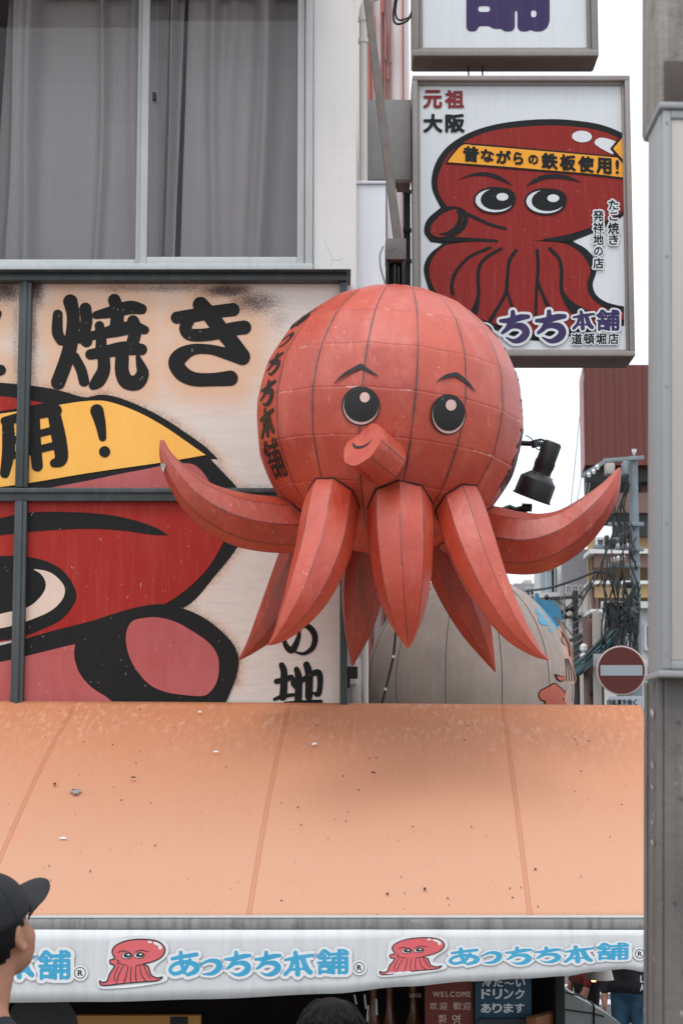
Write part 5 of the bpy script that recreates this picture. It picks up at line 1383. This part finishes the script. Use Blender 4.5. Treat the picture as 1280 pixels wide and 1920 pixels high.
for i, (a, b) in enumerate((((1140, 1010), (1128, 1050)), ((1148, 1000), (1120, 1072)), ((1130, 1060), (1082, 1132)), ((1108, 1092), (1070, 1160)), ((1112, 1082), (1060, 1140)))):
    cable([(*a, 30), (*b, 36)], .016, 'cable', 'short black wire running down behind the curled tentacle', 'short wires behind the tentacle', .05)
for i, (a, b, c, d) in enumerate(((1094, 700, 1068, 960), (1090, 890, 1076, 965), (1099, 905, 1092, 960), (1105, 905, 1096, 945), (1077, 1010, 1072, 1110), (1088, 1010, 1082, 1160), (1094, 1010, 1090, 1160), (1052, 1060, 1050, 1150), (1058, 1060, 1056, 1160))):
    cable([(a, b, 40), (c, d, 40)], .010, 'cable_grey', 'hair thin vertical wire against the white sky', 'thin vertical wires against the sky', .02)
for i in range(10):
    a = rnd.uniform(1160, 1185); cable([(a, 900 + rnd.uniform(0, 15), 29.8), (a - rnd.uniform(4, 26), 950 + rnd.uniform(-10, 20), 29.8), (a - rnd.uniform(-10, 26), 1000 + rnd.uniform(-14, 10), 29.8)], .012, 'cable', 'thin black jumper wire under the top cross arm', 'jumper wires under the top cross arm')
for i in range(7):
    cable([(1194, 1120 + i * 9, 29.5), (1165, 1110 + i * 14 + rnd.uniform(-6, 6), 31), (1110, 1150 + i * 12, 36), (1066, 1172 + i * 14, 42)], .012, 'cable_grey' if i % 2 else 'cable_teal', 'thin telephone line strung between the two utility poles', 'telephone lines between the poles')

# ================================================================== STREET POST IN FRONT
SP = 3.0
post = empty('street_post', (X(1250, SP, 1500), SP + .1, Z(1500, SP)), 'weathered grey street post carrying a pale metal cabinet', 'post')
pxm = X(1244, SP, 1500); pw = pxm + .42; dp = .185
lo, hi = Z(1270, SP), Z(205, SP)
MB().box(pxm, pw, SP, SP + dp, DZ - .05, lo, .006).build('lower_column', 'steelpost', post)
fl2 = MB(); fl2.box(pxm - .012, pxm - .0005, SP + .004, SP + .022, DZ - .05, lo, .002); fl2.box(pxm - .004, pxm - .0005, SP + dp - .03, SP + dp - .004, DZ - .05, lo, .002)
fl2.build('flange', 'steelpost', post)
MB().box(pxm - .013, pw, SP - .004, SP + dp - .01, hi, Z(-260, SP), .012).build('upper_column', 'concrete', post)
MB().box(pxm - .002, pw + .01, SP - .012, SP - .0045, hi + .002, Z(118, SP), .004).build('tar_band', 'stain', post)
for py in (156,): MB().lathe((X(1276, SP), SP - .0125, Z(py, SP)), (0, -1, 0), [(0, .008), (.002, .008)], 14).build('bolt_hole', 'black', post)
for py in (1290,): MB().lathe((X(1276, SP), SP - .001, Z(1290, SP)), (0, -1, 0), [(0, .006), (.002, .006)], 14).build('bolt_hole', 'black', post)
for px, py in ((1258, 1352), (1252, 1690), (1268, 1820), (1264, 1495)): MB().lathe((X(px, SP), SP - .001, Z(py, SP)), (0, -1, 0), [(0, .0035), (.003, .003)], 10).build('bolt', 'steelpost', post)
cbm = MB(); cx0 = X(1238, SP - .03, 1500); cw = pw + .02; cy = SP - .03
cbm.box(cx0, cw, cy + .012, SP + .105, lo + .012, hi - .012, .006)
co_ = cbm.build('cabinet_body', 'cab', post)
MB().box(cx0 - .005, cw, cy - .006, SP + .11, hi - .0115, hi + .001, .003).build('cabinet_rim', 'cab', post); MB().box(cx0 - .005, cw, cy - .006, SP + .11, lo - .001, lo + .0115, .003).build('cabinet_rim', 'cab', post)
f3 = MB(); t_ = .016
f3.box(cx0 + .003, cx0 + .003 + t_, cy, cy + .0115, lo + .014, hi - .014, .002); f3.box(cx0 + .003 + t_, cw, cy, cy + .0115, hi - .014 - t_, hi - .014, .002); f3.box(cx0 + .003 + t_, cw, cy, cy + .0115, lo + .014, lo + .014 + t_, .002)
df = f3.build('door_frame', 'cab', post)
MB().box(cx0 + .004 + t_, cw, cy + .004, cy + .011, lo + .015 + t_, hi - .015 - t_, .001).build('door_panel', 'cab_pan', post)
for py in (230, 480, 724, 980, 1225): MB().lathe((cx0 + .011, cy + .0005, Z(py, cy)), (0, -1, 0), [(0, .003), (.002, .0025)], 10).build('screw', 'grey_metal', df)
post.rotation_euler = (0, R(1.25), 0)
# peeling paint and stickers left on the lower column side
for px, py, a in ((1226, 1337, .010), (1233, 1436, .006), (1236, 1476, .006), (1229, 1542, .005), (1233, 1580, .007), (1225, 1430, .004)):
    Yc = SP + .09; q = Vector((pxm - .004, Yc, Z(py, Yc)))
    mesh('paint_flake', [q + Vector(v) for v in ((0, 0, -a), (-.001, -a * 1.6, 0), (-.003, 0, a), (-.001, a * 2, a * .3))], [(0, 1, 2, 3)], 'white_pipe', post)

# ================================================================== STALL UNDER THE AWNING
stall = empty('food_stall', (-.6, 8.3, 0), 'dark food stall interior under the orange awning', 'stall')
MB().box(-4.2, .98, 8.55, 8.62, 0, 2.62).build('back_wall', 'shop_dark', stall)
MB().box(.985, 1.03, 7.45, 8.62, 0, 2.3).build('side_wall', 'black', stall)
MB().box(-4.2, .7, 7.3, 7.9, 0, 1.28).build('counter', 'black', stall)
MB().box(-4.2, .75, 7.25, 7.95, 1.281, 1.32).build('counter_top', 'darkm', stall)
SYD = 7.24
bo = MB(); bo.box(X(-400, SYD), X(385, SYD), SYD, SYD + .04, 1.2, Z(1904, SYD)); brd = tag(bo.build('menu_board', 'ochre', None, (X(100, SYD), SYD, 1.2)), 'brown menu board half hidden at the foot of the dark stall', 'board')
ck = MB(); ck.lathe((X(98, SYD), SYD - .001, Z(1926, SYD)), (0, -1, 0), [(0, .16), (.004, .16)], 32); ck.build('painted_disc', 'darkm', brd)
ck = MB(); ck.box(X(330, SYD), X(362, SYD), SYD - .004, SYD - .0005, Z(1950, SYD), Z(1906, SYD), .001); ck.build('dark_square', 'black', brd)
def board(px0, px1, py0, py1, Y, m, label):
    b = MB(); b.box(X(px0, Y, 1880), X(px1, Y, 1880), Y, Y + .025, Z(py1, Y), Z(py0, Y), .003)
    return tag(b.build('sign_board', m, None, (X((px0 + px1) / 2, Y), Y, Z(py1, Y))), label, 'sign')
WY = 7.55
wb = board(796, 888, 1800, 1990, WY, 'w_red', 'brown red welcome sign board in several languages under the valance')
T_ = Art(plane_map(WY - .001), ['w_text'], .003)
T_.char('W', 811, 1859, 824, 1869, 'w_text', 1, bold=.03)
for ch, x0, x1 in (('E', 826, 832), ('L', 835, 841), ('C', 843, 852), ('O', 854, 863), ('M', 865, 874), ('E', 876, 882)): T_.char(ch, x0, 1859, x1, 1869, 'w_text', 1, bold=.03)
for ch, x0, x1 in (('欢', 805, 819), ('迎', 823, 838), ('歡', 849, 865), ('迎', 867, 882)): T_.char(ch, x0, 1879, x1, 1893, 'w_text', 1, bold=.012)
for ch, x0, x1 in (('환', 821, 837), ('영', 847, 862)): T_.char(ch, x0, 1902, x1, 1922, 'w_text', 1, bold=.012)
T_.build('lettering', wb)
db = board(890, 996, 1800, 1990, WY - .03, 'w_blue', 'teal blue cold drink sign board next to the welcome board')
T_ = Art(plane_map(WY - .031), ['w_text2'], .003)
for i, ch in enumerate('冷た〜い'): T_.char(ch, 903 + i * 21, 1834 if ch != '〜' else 1841, 921 + i * 21, 1850 if ch != '〜' else 1846, 'w_text2', 1, bold=.035)
for i, ch in enumerate('ドリンク'): T_.char(ch, 902 + i * 21, 1854, 919.5 + i * 21, 1873, 'w_text2', 1, bold=.04)
for i, ch in enumerate('あります'): T_.char(ch, 901 + i * 21, 1881, 919.5 + i * 21, 1899, 'w_text2', 1, bold=.035, hand=False)
T_.build('lettering', db)
gb = MB(); gb.box(X(888, 7.49), X(996, 7.49), 7.49, 7.515, Z(1990, 7.49), Z(1911, 7.49)); tag(gb.build('speckled_panel', 'gravel', None, at(940, 1930, 7.49)), 'speckled grey panel below the teal drink board', 'panel')
for i, px in enumerate((700, 730, 776)):
    BYY = 7.7
    c_ = at(px, 1930, BYY); r_ = .055 + .012 * (i == 2)
    b_ = MB(); b_.lathe((c_.x, BYY, 1.321), (0, 0, 1), [(0, r_ * .9), (.02, r_), (.22, r_), (.30, r_ * .6), (.36, r_ * .32), (.44, r_ * .3), (.45, r_ * .36), (.47, r_ * .36)], 20)
    bt = tag(b_.build('drink_bottle', 'amber', None, (c_.x, BYY, 1.321)), ['amber bottle standing at the end nearest the billboard', 'amber bottle standing between two other bottles', 'wide amber bottle with a script logo beside the welcome board'][i], 'bottle', 'amber bottles on the stall counter')
    if i == 2:
        T_ = Art(lambda x, y, l, r_=r_, c_=c_: (lambda q: Vector((q.x, BYY - math.sqrt(max(r_ ** 2 - (q.x - c_.x) ** 2, 0)) - .001 - l, q.z)))(at(x, y, BYY - r_)), ['w_text'], .001)
        for k, ch in enumerate('Coca-Cola'): T_.char(ch, 767 + k * 2.6, 1862 + (2.5 if ch in 'oa' else 0) + (3 if ch == '-' else 0), 769.2 + k * 2.6, 1870 if ch != '-' else 1867, 'w_text', 1, bold=.01)
        T_.build('logo', bt)
for i, (px, py, h, dx) in enumerate(((683, 1878, 26, 3), (690, 1900, 30, -2), (705, 1888, 30, 1), (664, 1874, 18, 4))):
    q = MB(); q.tube([at(px, py - h / 2, 7.35), at(px + dx, py + h / 2, 7.35)], .004, 6)
    tag(q.build('skewer_strip', 'white_pipe', None, at(px, py, 7.35)), 'thin white strip glinting in the dark of the stall', 'strip', 'thin white strips in the stall')
# covered cart
cart = empty('covered_cart', at(1110, 2050, 9.2), 'grey tarpaulin covered cart with black straps beside the stall', 'cart')
V, F = [], []
CYY = 9.0
rows = [(1020, 1846), (1038, 1848), (1052, 1850), (1074, 1865), (1092, 1876), (1125, 1894), (1165, 1922), (1200, 1960)]
C_ = catmull(rows, 6)
for k in range(9):
    y = CYY + .9 * k / 8
    for px, py in C_:
        p = at(px, py, CYY); V.append((p.x, y, p.z - .06 * k / 8 + .02 * math.sin(math.pi * k / 8) + .012 * mnoise.noise((p.x * 9, y * 6, 0))))
    
n_ = len(C_)
for k in range(8):
    for i in range(n_ - 1): a = k * n_ + i; F.append((a, a + 1, a + n_ + 1, a + n_))
skirt = len(V)
for px, py in C_:
    p = at(px, py, CYY); V.append((p.x, CYY + .004, p.z - .35))
for i in range(n_ - 1): F.append((skirt + i, skirt + i + 1, i + 1, i))
tp = mesh('tarpaulin', V, F, 'tarp', cart, smooth=50)
for f0, dz in ((.30, 0), (.68, 0)):
    i = int(f0 * (n_ - 1)); Pp = [Vector(V[k * n_ + i]) + Vector((0, 0, .006)) for k in range(9)]
    MB().tube([Pp[0] + Vector((-.01, -.006, -.34))] + [Pp[0] + Vector((0, -.006, -.004))] + Pp, .005, 6).build('strap', 'black', cart)
for o1, o2 in ((1845, 0), (1878, 1)):
    MB().tube([at(1036, o1 + 18, CYY - .004), at(1060, o1 + 15, CYY - .004), at(1085 + 25 * o2, o1 + 22, CYY - .004), at(1096 + 36 * o2, o1 + 28, CYY - .004)], .004, 6).build('strap', 'black', cart)
MB().box(at(1100, 2000, CYY).x - .3, at(1100, 2000, CYY).x + .35, CYY + .05, CYY + .85, .1, at(1100, 2020, CYY).z).build('cart_body', 'darkm', cart)
wd_ = MB(); wd_.bar(at(995, 1918, 7.35), at(1050, 1902, 7.6), .05, .05); tag(wd_.build('wooden_batten', 'wood', None, at(1020, 1912, 7.4)), 'brown wooden batten leaning at the foot of the drink board', 'batten')
# pendant lamps
for i, (px, py, k, lab) in enumerate(((1126, 1822, 1., 'grey white enamel pendant lamp glowing under the valance edge'), (1112, 1826, .7, 'smaller lit pendant lamp tucked behind the enamel one'))):
    c_ = at(px, py, 7.6 + .5 * i); pl_ = empty('pendant_lamp', c_, lab, 'lamp')
    MB().lathe(c_ + Vector((0, 0, .02)), (0, 0, -1), [(-.05 * k, .012), (-.02 * k, .03 * k), (0, .045 * k), (.05 * k, .058 * k), (.055 * k, .06 * k), (.055 * k, .055 * k), (.0, .04 * k)], 24).build('shade', 'lampshade', pl_)
    MB().lathe(c_ + Vector((0, 0, -.005)), (0, 0, -1), [(-.02, .008), (0, .02 * k), (.02, .024 * k), (.034, .014 * k)], 14).build('bulb', 'bulb', pl_)
    MB().tube([c_ + Vector((0, 0, .06)), c_ + Vector((0, 0, .5))], .004, 6).build('flex', 'cable', pl_)

# ================================================================== PEOPLE
def blob(name, caps, ells, mat, parent, vox=.014, sm=6):
    """one continuous surface grown over tapered limbs and ellipsoids"""
    bm = bmesh.new()
    for p0, r0, p1, r1 in caps:
        p0, p1 = Vector(p0), Vector(p1); n = max(2, int((p1 - p0).length / (min(r0, r1) * .4)) + 1)
        for k in range(n + 1):
            t = k / n
            bmesh.ops.create_icosphere(bm, subdivisions=2, radius=r0 + (r1 - r0) * t, matrix=Matrix.Translation(p0.lerp(p1, t)))
    for c, M, s in ells:
        bmesh.ops.create_icosphere(bm, subdivisions=3, radius=1, matrix=Matrix.Translation(c) @ M.to_4x4() @ Matrix.Diagonal((*s, 1)))
    me = bpy.data.meshes.new('tmp'); bm.to_mesh(me); bm.free()
    o = bpy.data.objects.new('tmp', me); COL.objects.link(o)
    m = o.modifiers.new('r', 'REMESH'); m.mode = 'VOXEL'; m.voxel_size = vox
    m = o.modifiers.new('s', 'SMOOTH'); m.iterations = sm; m.factor = .5
    bpy.context.view_layer.update()
    e = o.evaluated_get(bpy.context.evaluated_depsgraph_get()); q = e.to_mesh()
    V = [v.co.copy() for v in q.vertices]; F = [tuple(p.vertices) for p in q.polygons]
    e.to_mesh_clear(); bpy.data.objects.remove(o); bpy.data.meshes.remove(me)
    return mesh(name, V, F, mat, parent, smooth=180)
def frame_of(az, pitch, roll=0):
    """columns: right, forward, up for a head turned az (0 = away from the camera, + to its right) and tilted up"""
    return (Matrix.Rotation(-az, 3, 'Z') @ Matrix.Rotation(pitch, 3, 'X') @ Matrix.Rotation(roll, 3, 'Y'))
def person(H, az, pitch, label, ground, top, bottom, skin='skin', cap=None, hair='hair', scale=1., arms=True, body_az=None, hair_full=False, drop=0.):
    """standing person whose head centre is H"""
    H = Vector(H); root = empty('person', (H.x, H.y, ground), label, 'person')
    M = frame_of(az, pitch); W = frame_of(az if body_az is None else body_az, 0)
    def h(*v): return H + M @ (Vector(v) * scale)
    tall = H.z + .11 * scale - ground; k = tall / 1.74
    B = Vector((H.x, H.y, ground)) - (W @ Vector((0, 1, 0))) * .04
    def b(r, f, u): return B + W @ Vector((r * k, f * k, 0)) + Vector((0, 0, u * k - drop * min(max((u - .3) / .9, 0), 1)))
    caps = [(h(0, -.035, -.06), .058 * scale, b(0, -.01, 1.46), .062 * k), (b(0, -.01, 1.46), .075 * k, b(0, 0, 1.38), .10 * k),
            (b(-.15, 0, 1.40), .062 * k, b(.15, 0, 1.40), .062 * k), (b(-.06, .01, 1.30), .13 * k, b(.06, .01, 1.30), .13 * k), (b(0, 0, 1.25), .15 * k, b(0, 0, 1.05), .13 * k), (b(-.06, 0, .95), .13 * k, b(.06, 0, .95), .13 * k)]
    for s in (-1, 1):
        caps += [(b(.09 * s, 0, .90), .09 * k, b(.10 * s, .01, .50), .058 * k), (b(.10 * s, .01, .50), .056 * k, b(.10 * s, -.02, .10), .04 * k), (b(.10 * s, -.04, .05), .042 * k, b(.11 * s, .12, .035), .035 * k)]
        if arms:
            caps += [(b(.19 * s, 0, 1.38), .055 * k, b(.23 * s, -.02, 1.10), .044 * k), (b(.23 * s, -.02, 1.10), .042 * k, b(.22 * s, .08, .86), .03 * k), (b(.22 * s, .085, .84), .034 * k, b(.215 * s, .10, .77), .03 * k)]
            for q in range(4): caps.append((b(.215 * s, .085 + .016 * q, .77), .011 * k, b(.205 * s, .095 + .018 * q, .685 + .012 * abs(q - 1.5)), .009 * k))
            caps.append((b(.20 * s, .12, .81), .012 * k, b(.185 * s, .15, .745), .010 * k))
    I = M
    ells = [(h(0, -.012, .028), I, (.076 * scale, .097 * scale, .098 * scale)), (h(0, .022, -.05), I, (.063 * scale, .074 * scale, .075 * scale)),
            (h(0, .055, -.098), I, (.034 * scale, .030 * scale, .026 * scale)), (h(0, .084, -.02), I, (.012 * scale, .018 * scale, .024 * scale)), (h(0, .092, -.036), I, (.015 * scale, .012 * scale, .011 * scale)),
            (h(0, .08, -.068), I, (.024 * scale, .012 * scale, .009 * scale)), (h(0, .075, .02), I, (.05 * scale, .018 * scale, .012 * scale)),
            (h(.040, .042, -.034), I, (.028 * scale, .034 * scale, .036 * scale)), (h(-.040, .042, -.034), I, (.028 * scale, .034 * scale, .036 * scale))]
    for s in (-1, 1):
        E_ = frame_of(az, pitch) @ Matrix.Rotation(R(-24) * s, 3, 'Z')
        for th in np.linspace(-2.2, 2.2, 12):
            ells.append((h(s * (.082 + .006 * math.cos(th)), -.008 - .017 * math.cos(th), -.010 + .030 * math.sin(th)), E_, (.006 * scale, .0075 * scale, .0085 * scale)))
        ells.append((h(s * .078, -.006, -.010), E_, (.005 * scale, .014 * scale, .026 * scale))); ells.append((h(s * .080, .004, -.040), E_, (.008 * scale, .009 * scale, .011 * scale)))
    body = blob('body', caps, ells, skin, root, .0085 * scale, 3)
    for s in (-1, 1):
        MB().lathe(h(s * .031, .070, .0), M @ Vector((0, 1, 0)), [(-.012, .003), (-.008, .009), (0, .011), (.004, .009), (.007, .005), (.008, .001)], 14).build('eye', 'porcelain', body)
    def shell(ctr, s, keep, m, nm, th=.004):
        """part of an ellipsoid around the head, keep(r, f, u) says which part"""
        V, F = [], []; n1, n2 = 40, 26
        for j in range(n2 + 1):
            for i in range(n1):
                a = 2 * math.pi * i / n1; e = -math.pi / 2 + math.pi * j / n2
                V.append(Vector((s[0] * math.cos(e) * math.cos(a) + ctr[0], s[1] * math.cos(e) * math.sin(a) + ctr[1], s[2] * math.sin(e) + ctr[2])))
        for j in range(n2):
            for i in range(n1):
                q = (j * n1 + i, j * n1 + (i + 1) % n1, (j + 1) * n1 + (i + 1) % n1, (j + 1) * n1 + i)
                if all(keep(*V[x]) for x in q): F.append(q)
        o = mesh(nm, [h(*v) for v in V], F, m, root, smooth=180)
        md = o.modifiers.new('t', 'SOLIDIFY'); md.thickness = th; md.offset = 1
        return o
    if cap:
        shell((0, -.012, .034), (.084, .107, .114), lambda r, f, u: u > .028 + .10 * max(-f - .02, -.01) * .0, cap, 'cap_crown', .005)
        V, F = [], []; nn = 14
        for j in range(6):
            for i in range(nn + 1):
                a = -1 + 2 * i / nn; q = .078 * a
                f0 = .088 * math.sqrt(max(1 - (a * .93) ** 2, 0)); f1 = f0 * .55 + .125 * math.sqrt(max(1 - abs(a) ** 2.6, 0)) + .02
                f_ = f0 + (max(f1, f0 + .002) - f0) * j / 5
                V.append(h(q, f_, .040 - .02 * a * a + .012 * (j / 5)))
        for j in range(5):
            for i in range(nn): a = j * (nn + 1) + i; F.append((a, a + 1, a + nn + 2, a + nn + 1))
        o = mesh('cap_brim', V, F, cap, root, smooth=180); md = o.modifiers.new('t', 'SOLIDIFY'); md.thickness = .004
        for a_ in (0, 1.047, 2.094):
            MB().tube([h(.0885 * math.cos(e_) * math.cos(a_), -.012 + .1115 * math.cos(e_) * math.sin(a_), .034 + .1195 * math.sin(e_)) for e_ in np.linspace(.06, math.pi - .06, 26)], .0011, 5).build('cap_seam', 'black', root)
        MB().lathe(h(0, -.012, .149), M @ Vector((0, 0, 1)), [(0, .008), (.004, .007), (.006, .001)], 12).build('cap_button', cap, root)
        shell((0, -.016, .015), (.081, .100, .098), lambda r, f, u: (f < .022 and u > -.05 - .4 * max(f + .03, 0) * 0 and not (abs(r) > .06 and -.03 < f < .03 and u < .0) and u > -.055 + max(f + .05, 0) * .9), hair, 'hair')
    elif hair:
        if hair_full: shell((0, -.014, .026), (.084, .108, .106), lambda r, f, u: (u > .075 - .25 * max(f - .05, 0)) or (f < -.005 and u > -.13), hair, 'hair', .012)
        else: shell((0, -.014, .026), (.081, .105, .104), lambda r, f, u: (u > .070) or (f < .0 and u > -.06), hair, 'hair', .006)
    if hair_full:
        st_ = MB(); rr = random.Random(5)
        for q in range(900):
            a = rr.uniform(0, 2 * math.pi); e = rr.uniform(.15, 1.35); cr_ = Vector((rr.uniform(-.01, .01), -.03, .138))
            e2 = e - rr.uniform(.35, .9)
            if math.sin(a) > .55: e2 = max(e2, rr.uniform(.42, .62))
            elif math.sin(a) > .0: e2 = max(e2, rr.uniform(-.1, .2))
            def q_(e_, l): return Vector(((.086 + l) * math.cos(e_) * math.cos(a + (e - e_) * rr.uniform(-.1, .25)), (.110 + l) * math.cos(e_) * math.sin(a) - .014, (.107 + l) * math.sin(e_) + .026))
            L_ = rr.uniform(.000, .008)
            st_.tube([h(*q_(e + (e2 - e) * t, L_ * (1 + .8 * math.sin(3 * t)))) for t in (0, .25, .5, .75, 1)], [.002 * scale, .0034 * scale, .003 * scale, .002 * scale, .0005 * scale], 5)
        st_.build('hair_locks', hair, root)
    g = 1.10
    tc_ = [(b(0, -.012, 1.445), .082 * k, b(0, 0, 1.38), .115 * k), (b(-.155, 0, 1.40), .072 * k, b(.155, 0, 1.40), .072 * k), (b(-.06, .01, 1.30), .145 * k, b(.06, .01, 1.30), .145 * k), (b(0, 0, 1.25), .165 * k, b(0, 0, 1.05), .15 * k), (b(-.06, 0, .95), .15 * k, b(.06, 0, .95), .15 * k)]
    if arms:
        for s in (-1, 1): tc_ += [(b(.19 * s, 0, 1.38), .068 * k, b(.23 * s, -.02, 1.10), .055 * k), (b(.23 * s, -.02, 1.10), .054 * k, b(.222 * s, .075, .88), .042 * k)]
    blob('jacket', tc_, [], top, root, .016, 5)
    pc = [(b(-.06, 0, .93), .142 * k, b(.06, 0, .93), .142 * k)]
    for s in (-1, 1): pc += [(b(.09 * s, 0, .88), .105 * k, b(.10 * s, .01, .50), .075 * k), (b(.10 * s, .01, .50), .075 * k, b(.10 * s, -.02, .10), .06 * k)]
    blob('trousers', pc, [], bottom, root, .018, 5)
    for s in (-1, 1): blob('shoe', [(b(.10 * s, -.05, .05), .05 * k, b(.11 * s, .13, .04), .042 * k)], [], 'darkcloth', root, .012, 4)
    return root
mh = at(-6, 1747, 4.12)
man = person(mh, R(30), R(22), 'man in a black baseball cap looking up at the octopus', DZ, 'navy', 'darkcloth', cap='capm', body_az=R(30), scale=1.06, drop=.055)
wh = at(621, 1977, 4.25)
wom = person(wh, R(176), R(2), 'short haired passer-by whose black hair tops the picture edge below the valance', DZ - .0, 'darkcloth', 'jeans', skin='skin2', hair_full=True)
py_ = 14.5
pj = person((X(1160, py_), py_, 1.56), R(-150), 0, 'passer-by in a dark jacket and blue jeans beside the post', 0, 'darkcloth', 'jeans')
pr = person((X(1078, 15.), 15., 1.62), R(-100), 0, 'passer-by in dark red and black standing behind the covered cart', 0, 'redcloth', 'darkcloth')
# small sign beyond the valance
lb = MB(); Yq = 13.5; lb.box(X(1197, Yq), X(1225, Yq), Yq, Yq + .04, Z(1870, Yq), Z(1823, Yq)); lbo = tag(lb.build('shop_sign', 'b_brown', None, at(1205, 1860, Yq)), 'small dark shop sign with pale letters next to the post', 'sign')
T_ = Art(plane_map(Yq - .002), ['w_text2'], .003)
for i, ch in enumerate('LA'): T_.char(ch, 1199, 1829 + i * 16, 1207, 1842 + i * 16, 'w_text2', 1, bold=.03)
T_.build('lettering', lbo)
for o in list(bpy.data.objects):
    pass
